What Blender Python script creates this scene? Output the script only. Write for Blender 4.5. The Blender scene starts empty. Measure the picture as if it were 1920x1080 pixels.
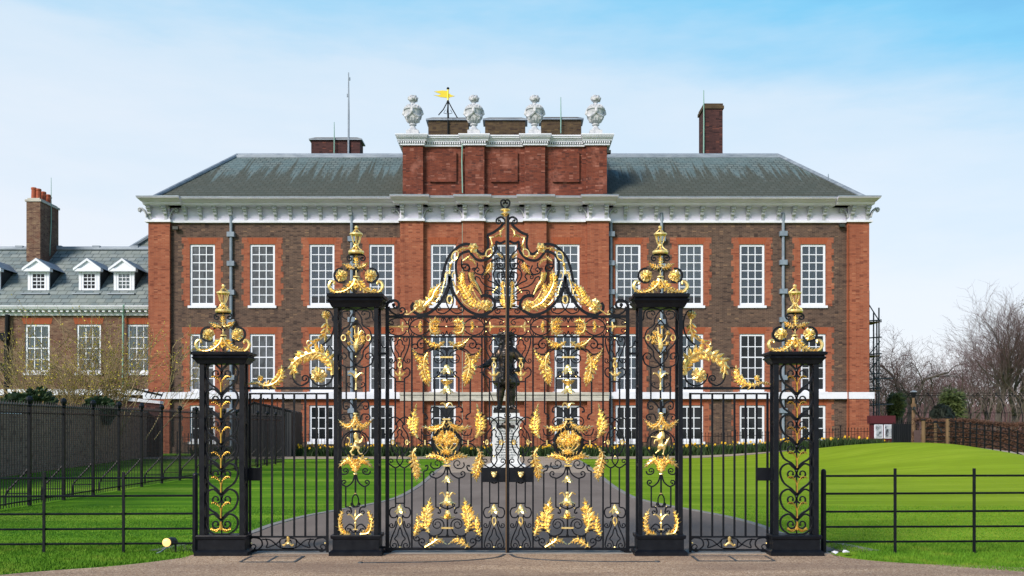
import bpy, bmesh, math, random
from mathutils import Vector, Matrix, noise
PI = math.pi
F, CX, CY, H = 1800.0, 967.0, 800.0, 1.6      # focal length and vanishing point measured on the photograph, eye height in metres
sc = bpy.context.scene
col = sc.collection
rnd = random.Random(7)

def W(px, py, Y):                              # a photographed point at a known depth -> world metres
    return Vector(((px - CX) / F * Y, Y, H + (CY - py) / F * Y))
def GY(py): return H * F / (py - CY)           # depth of a ground point seen at py
def G0(px, py, z=0.0):
    Y = (H - z) * F / (py - CY); return Vector(((px - CX) / F * Y, Y, z))

# ------------------------------------------------------------------ materials
MATS = {}
def mat(name, color=(.5,.5,.5), rough=.6, metal=0.0, spec=.5, build=None):
    m = bpy.data.materials.new(name); m.use_nodes = True
    nt = m.node_tree; b = nt.nodes['Principled BSDF']
    b.inputs['Base Color'].default_value = (*color, 1); b.inputs['Roughness'].default_value = rough
    b.inputs['Metallic'].default_value = metal; b.inputs['Specular IOR Level'].default_value = spec
    if build: build(nt, b)
    MATS[name] = m; return m
def N(nt, t, **kw):
    n = nt.nodes.new(t)
    for k, v in kw.items():
        if k in n.inputs.keys(): n.inputs[k].default_value = v
        else: setattr(n, k, v)
    return n
def L(nt, a, b): nt.links.new(a, b)
def mapped(nt, scale=(1,1,1), swap=False):
    tc = N(nt, 'ShaderNodeTexCoord'); src = tc.outputs['Object']
    if swap:                                    # walls: run along x+y, rise along z
        s = N(nt, 'ShaderNodeSeparateXYZ'); L(nt, src, s.inputs[0])
        a = N(nt, 'ShaderNodeMath', operation='ADD'); L(nt, s.outputs[0], a.inputs[0]); L(nt, s.outputs[1], a.inputs[1])
        c = N(nt, 'ShaderNodeCombineXYZ'); L(nt, a.outputs[0], c.inputs[0]); L(nt, s.outputs[2], c.inputs[1]); src = c.outputs[0]
    mp = N(nt, 'ShaderNodeMapping'); mp.inputs['Scale'].default_value = scale
    L(nt, src, mp.inputs['Vector']); return mp.outputs[0]
def ramp(nt, fac, stops):
    r = N(nt, 'ShaderNodeValToRGB'); e = r.color_ramp.elements
    while len(e) < len(stops): e.new(.5)
    for k, (p, c) in enumerate(stops):
        e[k].position = p; e[k].color = (*c, 1) if len(c) == 3 else c
    L(nt, fac, r.inputs[0]); return r.outputs[0]
def mix(nt, fac, a, b, mode='MIX'):
    m = N(nt, 'ShaderNodeMix', data_type='RGBA', blend_type=mode)
    for sock, v in ((m.inputs[0], fac), (m.inputs[6], a), (m.inputs[7], b)):
        if isinstance(v, (int, float)): sock.default_value = v
        elif isinstance(v, tuple): sock.default_value = (*v, 1)
        else: L(nt, v, sock)
    return m.outputs[2]
def objrand(nt, lo, hi):
    oi = N(nt, 'ShaderNodeObjectInfo'); mr = N(nt, 'ShaderNodeMapRange'); L(nt, oi.outputs['Random'], mr.inputs[0]); mr.inputs[3].default_value = lo; mr.inputs[4].default_value = hi; return mr.outputs[0]
def noise_(nt, vec, scale, detail=4, rough=.6):
    n = N(nt, 'ShaderNodeTexNoise'); n.inputs['Scale'].default_value = scale
    n.inputs['Detail'].default_value = detail; n.inputs['Roughness'].default_value = rough
    L(nt, vec, n.inputs['Vector']); return n.outputs[0]
def bump(nt, b, h, strength=.3, dist=.02):
    n = N(nt, 'ShaderNodeBump'); n.inputs['Strength'].default_value = strength; n.inputs['Distance'].default_value = dist
    L(nt, h, n.inputs['Height']); L(nt, n.outputs[0], b.inputs['Normal'])

def brick_mat(name, c1, c2, mortar, pale, dark, bw=.23, bh=.078, soot=.5, size=.009, stain=None):
    def build(nt, b):
        v = mapped(nt, (1,1,1), True)
        t = N(nt, 'ShaderNodeTexBrick'); L(nt, v, t.inputs['Vector'])
        t.inputs['Color1'].default_value = (*c1, 1); t.inputs['Color2'].default_value = (*c2, 1); t.inputs['Mortar'].default_value = (*mortar, 1)
        t.inputs['Scale'].default_value = 1; t.inputs['Brick Width'].default_value = bw; t.inputs['Row Height'].default_value = bh
        t.inputs['Mortar Size'].default_value = size; t.inputs['Bias'].default_value = -.1
        # whole bricks that are burnt or pale, then weathering
        vb = mapped(nt, (1/.23, 1/.078, 1), True)
        w = N(nt, 'ShaderNodeTexWhiteNoise', noise_dimensions='2D')
        fl = N(nt, 'ShaderNodeVectorMath', operation='FLOOR'); L(nt, vb, fl.inputs[0]); L(nt, fl.outputs[0], w.inputs['Vector'])
        col1 = mix(nt, ramp(nt, w.outputs[0], [(.86,(0,0,0)),(.95,(.75,.75,.75))]), t.outputs[0], dark)
        col2 = mix(nt, ramp(nt, w.outputs[0], [(.02,(.55,.55,.55)),(.06,(0,0,0))]), col1, pale)
        st = noise_(nt, mapped(nt, (.7, 5, 1), True), 1.0, 6, .65)
        col3 = mix(nt, ramp(nt, st, [(.42,(0,0,0)),(.7,(soot,soot,soot))]), col2, dark)
        big = noise_(nt, mapped(nt, (.35,.25,1), True), 1.0, 4, .6)
        col4 = mix(nt, ramp(nt, big, [(.35,(.6,.6,.6)),(.65,(1,1,1))]), dark, col3, 'MIX')
        last = mix(nt, .55, col3, col4)
        streak = noise_(nt, mapped(nt, (2.2,.12,1), True), 1.0, 5, .6)     # rain run-off
        last = mix(nt, ramp(nt, streak, [(.5,(0,0,0)),(.72,(.45,.45,.45))]), last, dark)
        if stain: last = mix(nt, ramp(nt, noise_(nt, mapped(nt, (.9,.9,1), True), 1.0, 5, .7), [(.52,(0,0,0)),(.66,(.5,.5,.5))]), last, stain)
        L(nt, last, b.inputs['Base Color'])
        bump(nt, b, t.outputs['Fac'], -.5, .012)
    return mat(name, rough=.9, spec=.2, build=build)
def patch_mat(name, stops, scale=(1,1,1), nscale=3.0, rough=.6, metal=0, spec=.4, bstr=0.0, bscale=40, bdist=.01, detail=5):
    def build(nt, b):
        v = mapped(nt, scale)
        L(nt, ramp(nt, noise_(nt, v, nscale, detail, .65), stops), b.inputs['Base Color'])
        if bstr: bump(nt, b, noise_(nt, mapped(nt), bscale, 4), bstr, bdist)
    return mat(name, rough=rough, metal=metal, spec=spec, build=build)

M_DARKBRICK = brick_mat('brown_brick', (.085,.053,.04), (.15,.09,.063), (.17,.13,.105), (.30,.19,.115), (.035,.025,.024), soot=.35)
M_REDBRICK = brick_mat('red_brick', (.30,.085,.042), (.385,.122,.062), (.29,.15,.10), (.46,.21,.12), (.14,.042,.028), soot=.35)
M_ATTIC = brick_mat('attic_red_brick', (.15,.036,.02), (.235,.06,.032), (.15,.065,.048), (.45,.21,.155), (.05,.02,.018), soot=.5, stain=(.36,.15,.11))
M_GAUGED = patch_mat('rubbed_brick', [(.3,(.19,.05,.024)),(.5,(.30,.085,.040)),(.7,(.25,.066,.032))], (7,1,.6), 1.6, .9, spec=.2)
M_CHIM = brick_mat('chimney_brick', (.075,.046,.026), (.13,.085,.04), (.09,.08,.055), (.2,.14,.06), (.03,.02,.018), soot=.5)
M_CHIMRED = brick_mat('dark_chimney_brick', (.07,.03,.028), (.11,.045,.04), (.06,.04,.04), (.25,.09,.06), (.02,.012,.014), soot=.5)
M_WINGBRICK = brick_mat('wing_brick', (.13,.065,.046), (.23,.145,.09), (.26,.2,.15), (.34,.24,.15), (.06,.03,.026), soot=.6, stain=(.13,.045,.03))
M_GARDENBRICK = brick_mat('garden_wall_brick', (.24,.15,.11), (.34,.22,.16), (.38,.3,.24), (.42,.25,.17), (.11,.07,.055), soot=.35)
M_WHITE = patch_mat('white_stucco', [(.25,(.52,.56,.63)),(.55,(.72,.745,.82)),(.8,(.64,.665,.74))], (.6,1,1.2), 1.4, .6, spec=.3)
M_CORNICE = patch_mat('painted_cornice', [(.25,(.56,.55,.68)),(.55,(.73,.71,.86)),(.8,(.66,.645,.79))], (.6,1,1.2), 1.4, .6, spec=.3)
M_FRAME = patch_mat('white_paint', [(.3,(.68,.72,.80)),(.7,(.76,.80,.87))], (1,1,1), 2, .45)
M_STONE = patch_mat('carved_stone', [(.3,(.26,.29,.33)),(.5,(.48,.50,.53)),(.75,(.66,.66,.67))], (1,1,1), 3, .85, bstr=.4, bscale=14)
M_STRING = patch_mat('weathered_stone', [(.3,(.30,.29,.26)),(.6,(.52,.5,.44)),(.8,(.6,.57,.5))], (.6,1,3), 2, .85)
M_LEAD = patch_mat('lead', [(.3,(.16,.2,.25)),(.6,(.28,.33,.38)),(.8,(.38,.43,.47))], (.5,1,2), 2, .55, metal=.2)
M_PIPE = patch_mat('lead_pipe', [(.3,(.13,.17,.22)),(.7,(.24,.30,.36))], (1,1,.6), 3, .5, metal=.1)
M_COPPER = mat('verdigris', (.2,.36,.3), .7)
def iron_build(nt, b):
    v = mapped(nt)
    L(nt, ramp(nt, noise_(nt, v, 9, 5), [(.3,(.003,.004,.007)),(.6,(.006,.008,.012)),(.85,(.014,.016,.02))]), b.inputs['Base Color'])
    L(nt, ramp(nt, noise_(nt, v, 14, 4), [(.3,(.3,.3,.3)),(.7,(.52,.52,.52))]), b.inputs['Roughness'])
    bump(nt, b, noise_(nt, v, 60, 3), .15, .004)
M_IRON = mat('black_iron', rough=.4, spec=.22, build=iron_build)
M_DULLIRON = mat('dull_black_iron', (.008,.010,.012), .65, spec=.15)
M_LITEDGE = mat('lit_edge_tone', (.32,.2,.1), .45, .6)  # gold-brown tone painted for the meeting bar's lit edge
def gold_build(nt, b):
    v = mapped(nt)
    L(nt, ramp(nt, noise_(nt, v, 22, 5), [(.25,(.78,.46,.09)),(.45,(1.0,.74,.27)),(.75,(1.0,.84,.44))]), b.inputs['Base Color'])
    L(nt, ramp(nt, noise_(nt, v, 35, 4), [(.3,(.24,.24,.24)),(.7,(.42,.42,.42))]), b.inputs['Roughness'])
    bump(nt, b, noise_(nt, v, 55, 4), .35, .006)
M_GOLD = mat('gilding', rough=.28, metal=.80, build=gold_build)
M_OLDGOLD = mat('dulled_gilding', (.62,.38,.07), .36, .85)
M_VANE = mat('vane_gold', (.62,.50,.03), .5, .3)
def slate_mat(name, a, b_, c, moss=None, warm=None, bw=.40, bh=.21):
    def build(nt, b):
        tc = N(nt, 'ShaderNodeTexCoord'); s = N(nt, 'ShaderNodeSeparateXYZ'); L(nt, tc.outputs['Object'], s.inputs[0])
        cb = N(nt, 'ShaderNodeCombineXYZ'); L(nt, s.outputs[0], cb.inputs[0]); L(nt, s.outputs[2], cb.inputs[1])
        t = N(nt, 'ShaderNodeTexBrick'); L(nt, cb.outputs[0], t.inputs['Vector'])
        t.inputs['Color1'].default_value = (*a, 1); t.inputs['Color2'].default_value = (*b_, 1); t.inputs['Mortar'].default_value = (*[x*.35 for x in a], 1)
        t.inputs['Scale'].default_value = 1; t.inputs['Brick Width'].default_value = bw; t.inputs['Row Height'].default_value = bh
        t.inputs['Mortar Size'].default_value = .025
        big = noise_(nt, mapped(nt, (.5,.5,.5)), 1.2, 5)
        r = mix(nt, ramp(nt, big, [(.4,(0,0,0)),(.65,(.6,.6,.6))]), t.outputs[0], c)
        if moss:                                   # brown-black lichen tongues hanging down the slope
            st = noise_(nt, mapped(nt, (2.1,0,.06)), 1.0, 6, .7)
            z = N(nt, 'ShaderNodeMapRange'); L(nt, s.outputs[2], z.inputs[0])
            z.inputs[1].default_value = 16.0; z.inputs[2].default_value = 19.2; z.inputs[3].default_value = .20; z.inputs[4].default_value = -.12
            ad = N(nt, 'ShaderNodeMath', operation='ADD'); L(nt, st, ad.inputs[0]); L(nt, z.outputs[0], ad.inputs[1])
            mo = ramp(nt, ad.outputs[0], [(.48,(0,0,0)),(.54,(.9,.9,.9))])
            gr = noise_(nt, mapped(nt, (3,3,3)), 1.0, 4)
            br = mix(nt, .5, t.outputs[0], moss, 'MIX')
            r = mix(nt, mo, r, mix(nt, gr, moss, br))
        L(nt, r, b.inputs['Base Color']); bump(nt, b, t.outputs['Fac'], -.5, .03)
    return mat(name, rough=.7, spec=.35, build=build)
M_SLATE = slate_mat('palace_slate', (.10,.14,.135), (.155,.19,.18), (.12,.185,.195), moss=(.05,.048,.028))
M_WINGSLATE = slate_mat('wing_slate', (.12,.165,.18), (.24,.28,.275), (.24,.27,.235), bw=.55, bh=.30)
def lawn_build(nt, b):
    v = mapped(nt, (.06,.42,1)); n1 = noise_(nt, v, 1.3, 6, .68)
    n2 = noise_(nt, mapped(nt, (.5,4.5,1)), 1.0, 6, .75); n3 = noise_(nt, mapped(nt, (1,1,1)), 26, 4, .8)
    c = ramp(nt, n1, [(.38,(.062,.18,.008)),(.5,(.16,.34,.016)),(.60,(.31,.48,.045))])
    c = mix(nt, ramp(nt, n2, [(.38,(.25,.25,.25)),(.58,(1,1,1))]), (.045,.15,.008), c)
    c = mix(nt, ramp(nt, n3, [(.3,(.45,.45,.45)),(.6,(1,1,1))]), (.05,.15,.01), c)
    s = N(nt, 'ShaderNodeSeparateXYZ'); tc = N(nt, 'ShaderNodeTexCoord'); L(nt, tc.outputs['Object'], s.inputs[0])
    mr = N(nt, 'ShaderNodeMapRange'); L(nt, s.outputs[0], mr.inputs[0]); mr.inputs[1].default_value = -3; mr.inputs[2].default_value = 12
    c = mix(nt, mr.outputs[0], c, mix(nt, .6, c, (.33,.42,.02)))       # sunlit tone painted in: turf yellower and lighter towards the mound
    L(nt, c, b.inputs['Base Color']); bump(nt, b, mix(nt, .6, n3, n2), .8, .05)
M_LAWN = mat('mown_grass', rough=.9, spec=.05, build=lawn_build)
M_BLADE = patch_mat('grass_blades', [(.3,(.06,.18,.01)),(.55,(.12,.26,.018)),(.75,(.24,.29,.04))], (1,1,1), 2.2, .7, spec=.15)
def gravel_build(nt, b):
    v = mapped(nt)
    vo = N(nt, 'ShaderNodeTexVoronoi'); vo.inputs['Scale'].default_value = 85; L(nt, v, vo.inputs['Vector'])
    sp = N(nt, 'ShaderNodeSeparateColor'); L(nt, vo.outputs['Color'], sp.inputs[0])
    c = ramp(nt, sp.outputs[0], [(0,(.16,.105,.07)),(.35,(.41,.285,.185)),(.7,(.56,.41,.28)),(1,(.70,.57,.43))])
    c = mix(nt, ramp(nt, noise_(nt, mapped(nt, (.35,1.6,1)), 1.0, 6), [(.34,(.35,.35,.35)),(.62,(1,1,1))]), (.2,.14,.11), c)
    L(nt, c, b.inputs['Base Color']); bump(nt, b, vo.outputs['Distance'], .6, .008)
M_GRAVEL = mat('bound_gravel', rough=.95, spec=.06, build=gravel_build)
def path_build(nt, b):
    v = mapped(nt); st = noise_(nt, mapped(nt, (.7,.18,1)), 1.2, 5)
    c = ramp(nt, st, [(.3,(.18,.148,.125)),(.55,(.24,.20,.17)),(.75,(.30,.25,.215))])
    c = mix(nt, ramp(nt, noise_(nt, v, 60, 3), [(.35,(.55,.55,.55)),(.6,(1,1,1))]), (.12,.11,.102), c)
    L(nt, c, b.inputs['Base Color']); bump(nt, b, noise_(nt, v, 80, 3), .3, .006)
M_PATH = mat('worn_asphalt', rough=.95, spec=.05, build=path_build)
M_TAN = patch_mat('tan_path', [(.3,(.30,.24,.18)),(.7,(.43,.36,.28))], (1,1,1), 1.5, .9)
M_KERB = patch_mat('stone_kerb', [(.3,(.17,.17,.16)),(.7,(.30,.29,.27))], (1,3,1), 2, .85)
M_STEEL = patch_mat('worn_steel', [(.3,(.05,.055,.06)),(.7,(.15,.155,.16))], (1,1,1), 6, .5, metal=.6)
def glass_build(refl):
    def build(nt, b):
        v = mapped(nt, (1.2,1,.5)); off = N(nt, 'ShaderNodeVectorMath', operation='ADD'); L(nt, v, off.inputs[0]); L(nt, objrand(nt, 0, 60), off.inputs[1])
        n = noise_(nt, off.outputs[0], 1.3, 5, .65); wv = N(nt, 'ShaderNodeTexWhiteNoise', noise_dimensions='3D'); fl = N(nt, 'ShaderNodeVectorMath', operation='FLOOR')
        L(nt, mapped(nt, (2.27,0,1.97)), fl.inputs[0]); L(nt, fl.outputs[0], wv.inputs['Vector'])       # each old pane's differing reflection painted in as tone
        ad = N(nt, 'ShaderNodeMath', operation='MULTIPLY_ADD'); L(nt, wv.outputs[0], ad.inputs[0]); ad.inputs[1].default_value = .16; L(nt, n, ad.inputs[2])
        sb = N(nt, 'ShaderNodeMath', operation='SUBTRACT'); L(nt, ad.outputs[0], sb.inputs[0]); sb.inputs[1].default_value = .08
        L(nt, ramp(nt, sb.outputs[0], refl), b.inputs['Base Color'])
        bump(nt, b, noise_(nt, mapped(nt), 1.4, 2), .02, .02)
    return build
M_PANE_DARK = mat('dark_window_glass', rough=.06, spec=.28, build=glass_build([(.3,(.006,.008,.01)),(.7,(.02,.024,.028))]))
M_PANE_REFL = mat('painted_reflection_glass', rough=.05, spec=.7, build=glass_build([(.36,(.02,.025,.03)),(.48,(.075,.088,.1)),(.56,(.045,.05,.055)),(.7,(.12,.135,.15))]))  # reflections painted into the base colour as pale patches
def clearglass(name):
    m = bpy.data.materials.new(name); m.use_nodes = True; nt = m.node_tree; nt.nodes.clear()
    o = N(nt, 'ShaderNodeOutputMaterial'); t = N(nt, 'ShaderNodeBsdfTransparent'); g = N(nt, 'ShaderNodeBsdfGlossy')
    g.inputs['Roughness'].default_value = .04; t.inputs[0].default_value = (.94,.96,.98,1)
    f = N(nt, 'ShaderNodeFresnel'); f.inputs[0].default_value = 1.7
    x = N(nt, 'ShaderNodeMixShader'); L(nt, f.outputs[0], x.inputs[0]); L(nt, t.outputs[0], x.inputs[1]); L(nt, g.outputs[0], x.inputs[2])
    L(nt, x.outputs[0], o.inputs[0]); MATS[name] = m; return m
M_GLASS = clearglass('clear_window_glass')
def blind_mat(name, a, b_):
    def build(nt, b):
        c = ramp(nt, noise_(nt, mapped(nt, (.5,1,.5)), 1.2, 4), [(.35,a),(.65,b_)])
        L(nt, mix(nt, 1.0, c, mix(nt, objrand(nt, 0, 1), (.80,.80,.82), (1.06,1.06,1.04)), 'MULTIPLY'), b.inputs['Base Color'])
    return mat(name, rough=.9, spec=.2, build=build)
M_BLIND = blind_mat('grey_blind', (.44,.47,.54), (.52,.55,.62)); M_BLIND2 = blind_mat('slate_grey_blind', (.24,.29,.37), (.32,.37,.45))
M_CURTAIN = patch_mat('net_curtain', [(.35,(.30,.36,.38)),(.6,(.56,.60,.60))], (9,1,.4), 1.2, .9)
M_BRONZE = patch_mat('dark_bronze', [(.35,(.012,.015,.020)),(.55,(.05,.045,.04)),(.72,(.22,.14,.085))], (1,1,1), 2.6, .34, metal=.75)  # brown highlights painted into the colour as patches
M_PEDESTAL = patch_mat('pale_granite', [(.3,(.54,.57,.58)),(.6,(.62,.64,.64))], (1,1,1), 3, .6)
M_LETTER = mat('incised_letters', (.07,.10,.10), .7)
M_BLACKWOOD = patch_mat('black_boards', [(.35,(.010,.013,.016)),(.65,(.022,.026,.03))], (6,6,.4), 1.5, .6)
M_MAROON = mat('maroon_board', (.075,.008,.012), .5)
M_POSTER = patch_mat('poster_print', [(.4,(.02,.022,.025)),(.5,(.3,.34,.38)),(.6,(.5,.54,.56))], (1.5,1,1.5), 2.2, .5)
M_WOOD = patch_mat('oak_post', [(.3,(.10,.06,.03)),(.7,(.2,.13,.07))], (9,9,.8), 2, .8)
M_BARK = patch_mat('grey_bark', [(.3,(.035,.029,.026)),(.6,(.08,.068,.056)),(.8,(.13,.115,.085))], (1,1,.3), 3, .9)
M_TWIG = patch_mat('bare_twigs', [(.35,(.048,.030,.031)),(.65,(.115,.076,.072))], (1,1,1), .6, .95)
M_TWIGRED = patch_mat('purple_twigs', [(.35,(.085,.048,.054)),(.65,(.165,.102,.108))], (1,1,1), .4, .95)
M_TWIGPALE = patch_mat('pale_twigs', [(.35,(.085,.07,.062)),(.65,(.17,.14,.12))], (1,1,1), .8, .95)
M_SHRUBTWIG = patch_mat('straw_twigs', [(.35,(.20,.15,.075)),(.65,(.42,.33,.18))], (1,1,1), 1.5, .95)
M_YELLOWBUD = mat('yellow_buds', (.50,.42,.05), .8)
M_HEDGE = patch_mat('evergreen_leaves', [(.3,(.010,.024,.008)),(.6,(.03,.058,.016)),(.8,(.06,.10,.025))], (1,1,1), 4, .6)
M_YEW = patch_mat('yew_leaves', [(.3,(.003,.007,.004)),(.7,(.010,.019,.008))], (1,1,1), 5, .75)
M_PALM = patch_mat('palm_leaves', [(.3,(.03,.055,.015)),(.6,(.08,.11,.03)),(.8,(.2,.2,.05))], (1,1,1), 1.2, .6)
M_BEECH = patch_mat('beech_leaves', [(.3,(.05,.026,.016)),(.6,(.115,.056,.03)),(.8,(.17,.085,.042))], (1,1,1), 3, .85)
M_BED = patch_mat('daffodil_leaves', [(.3,(.012,.03,.008)),(.6,(.028,.062,.014)),(.8,(.06,.10,.022))], (1,1,1), 3, .65)
M_DAFF = mat('daffodil_yellow', (.82,.50,.01), .55)
M_TERRA = patch_mat('terracotta', [(.3,(.28,.06,.03)),(.7,(.42,.11,.05))], (1,1,1), 3, .8)
M_PAPER = mat('white_paper', (.8,.82,.85), .7)
M_CABLE = mat('grey_cable', (.10,.16,.2), .6)
M_PLASTIC = mat('black_plastic', (.02,.025,.02), .5)
def lamp_glow(nt, b):
    b.inputs['Emission Color'].default_value = (1.0,.62,.22,1); b.inputs['Emission Strength'].default_value = 1.7
M_LAMP = mat('lit_lamp', (.2,.12,.04), .4, build=lamp_glow)
M_SCAFF = mat('scaffold_steel', (.05,.065,.08), .5, .4)

# ------------------------------------------------------------------ mesh building
BASE = {}                                       # world position of each thing's origin
class M:
    def __init__(s): s.v = []; s.f = []
    def add(s, vs, fs):
        o = len(s.v); s.v.extend([tuple(p) for p in vs]); s.f.extend([tuple(i + o for i in f) for f in fs])
    def box(s, x0, x1, y0, y1, z0, z1):
        s.add([(x,y,z) for z in (z0,z1) for y in (y0,y1) for x in (x0,x1)],
              [(0,2,3,1),(4,5,7,6),(0,1,5,4),(2,6,7,3),(0,4,6,2),(1,3,7,5)])
    def quad(s, a, b, c, d): s.add([a,b,c,d], [(0,1,2,3)])
    def extr(s, poly, d):                       # closed polygon (list of Vector) swept by vector d
        n = len(poly); d = Vector(d)
        s.add(list(poly) + [Vector(p) + d for p in poly],
              [tuple(range(n))[::-1], tuple(range(n, 2*n))] + [(i, (i+1) % n, n+(i+1) % n, n+i) for i in range(n)])
    def tube(s, pts, rad, n=6, cap=True):
        pts = [Vector(p) for p in pts]; k = len(pts)
        if not isinstance(rad, (list, tuple)): rad = [rad]*k
        vs = []; ref = None
        for i, p in enumerate(pts):
            t = (pts[min(i+1,k-1)] - pts[max(i-1,0)])
            if t.length < 1e-9: t = Vector((0,0,1))
            t.normalize()
            if ref is None: ref = t.orthogonal().normalized()
            ref = (ref - t*ref.dot(t))
            if ref.length < 1e-6: ref = t.orthogonal()
            ref.normalize(); bi = t.cross(ref)
            for j in range(n):
                a = 2*PI*j/n; vs.append(p + (ref*math.cos(a) + bi*math.sin(a))*rad[i])
        fs = [(i*n+j, i*n+(j+1)%n, (i+1)*n+(j+1)%n, (i+1)*n+j) for i in range(k-1) for j in range(n)]
        if cap: fs += [tuple(range(n))[::-1], tuple(range((k-1)*n, k*n))]
        s.add(vs, fs)
    def lathe(s, c, prof, n=12, sq=False):      # prof [(r, z)] about vertical axis at c
        c = Vector(c); vs = []; off = PI/4 if sq else 0
        for r, z in prof:
            for j in range(n):
                a = 2*PI*j/n + off; vs.append(c + Vector((r*math.cos(a), r*math.sin(a), z)))
        k = len(prof)
        fs = [(i*n+j, i*n+(j+1)%n, (i+1)*n+(j+1)%n, (i+1)*n+j) for i in range(k-1) for j in range(n)]
        fs += [tuple(range(n))[::-1], tuple(range((k-1)*n, k*n))]
        s.add(vs, fs)
    def ball(s, c, r, n=8, m=5, sc_=(1,1,1)):
        prof = [(max(r*math.sin(PI*i/m), 1e-4), -r*math.cos(PI*i/m)) for i in range(m+1)]
        o = len(s.v); s.lathe((0,0,0), prof, n); c = Vector(c)
        for i in range(o, len(s.v)):
            p = s.v[i]; s.v[i] = (c.x+p[0]*sc_[0], c.y+p[1]*sc_[1], c.z+p[2]*sc_[2])
    def lobe(s, a, tip, wid, up, lift=.6):      # one pointed leaflet with a raised midrib; up = viewer-side normal * height
        a = Vector(a); tip = Vector(tip); d = tip - a; up = Vector(up)
        sd = d.cross(up); 
        if sd.length < 1e-9: return
        sd = sd.normalized()*wid*.5
        m = a + d*.5; L1 = a + d*.38 + sd; R1 = a + d*.38 - sd; L2 = a + d*.75 + sd*.72; R2 = a + d*.75 - sd*.72
        s.add([a + up*.4, L1, R1, L2, R2, tip + up*.35, a + d*.4 + up, a + d*.78 + up*.85, m - up*.3],
              [(0,1,6),(6,1,3,7),(7,3,5),(0,6,2),(6,7,4,2),(7,5,4),(0,8,1),(1,8,3),(3,8,5),(5,8,4),(4,8,2),(2,8,0)])
    def obj(s, name, material, parent=None, smooth=False, recalc=True, label=None):
        o_ = Vector((0,0,0)) if parent is None else BASE.get(parent.name, Vector((0,0,0)))
        me = bpy.data.meshes.new(name); me.from_pydata([(x-o_.x, y-o_.y, z-o_.z) for x,y,z in s.v], [], s.f)
        if recalc:
            bm = bmesh.new(); bm.from_mesh(me); bmesh.ops.recalc_face_normals(bm, faces=bm.faces); bm.to_mesh(me); bm.free()
        if smooth: me.polygons.foreach_set('use_smooth', [True]*len(me.polygons))
        me.materials.append(material); o = bpy.data.objects.new(name, me); col.objects.link(o)
        if parent is not None: o.parent = parent; BASE[o.name] = o_
        if label: o['label'] = label
        return o
def tag(o, label=None, cat=None, group=None, kind=None):
    for k, v in (('label',label),('category',cat),('group',group),('kind',kind)):
        if v: o[k] = v
    return o
def thing(name, loc, label, cat, group=None):
    o = bpy.data.objects.new(name, None); o.empty_display_size = .3; col.objects.link(o); o.location = loc
    BASE[o.name] = Vector(loc); return tag(o, label, cat, group)
def copy_tree(o, parent=None, loc=None):
    c = o.copy(); col.objects.link(c); c.parent = parent
    if loc is not None: c.location = loc
    for ch in o.children: copy_tree(ch, c)
    return c
def structure(m, name, material): return tag(m.obj(name, material), kind='structure')
def blob(m, name, material, parent, voxel, smooth_it=4):     # overlapping limbs fused into one continuous skin
    o = m.obj(name, material, parent, recalc=False)
    r = o.modifiers.new('r', 'REMESH'); r.mode = 'VOXEL'; r.voxel_size = voxel; r.use_smooth_shade = True
    q = o.modifiers.new('s', 'SMOOTH'); q.iterations = smooth_it; q.factor = .5
    dg = bpy.context.evaluated_depsgraph_get(); me = bpy.data.meshes.new_from_object(o.evaluated_get(dg))
    o.modifiers.clear(); o.data = me
    if not me.materials: me.materials.append(material)
    return o
# ------------------------------------------------------------------ wrought ironwork drawn from the photograph's measurements
YG = 12.1
def cr(pts, n=7):                                # smooth curve through points
    if len(pts) < 3: return list(pts)
    P = [tuple(2*a-b for a, b in zip(pts[0], pts[1]))] + list(pts) + [tuple(2*a-b for a, b in zip(pts[-1], pts[-2]))]
    out = []
    for i in range(1, len(P)-2):
        for k in range(n):
            t = k/n
            out.append(tuple(.5*((2*b)+(c-a)*t+(2*a-5*b+4*c-d)*t*t+(-a+3*b-3*c+d)*t**3) for a,b,c,d in zip(P[i-1],P[i],P[i+1],P[i+2])))
    out.append(tuple(pts[-1])); return out
def curl(pts, side, r0, turns, r1=None):
    r0 *= 1.10; turns = turns*.9 if turns > .5 else turns; r1 = r1 or r0*.32; n = max(6, int(turns*15)); x, y = pts[-1]; px, py = pts[-2]; h = math.atan2(y-py, x-px)
    for i in range(n):
        r = r0*(r1/r0)**(i/n); d = turns*2*PI/n; h += side*d*.5
        x += math.cos(h)*r*d; y += math.sin(h)*r*d; h += side*d*.5; pts.append((x, y))
    return pts
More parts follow.
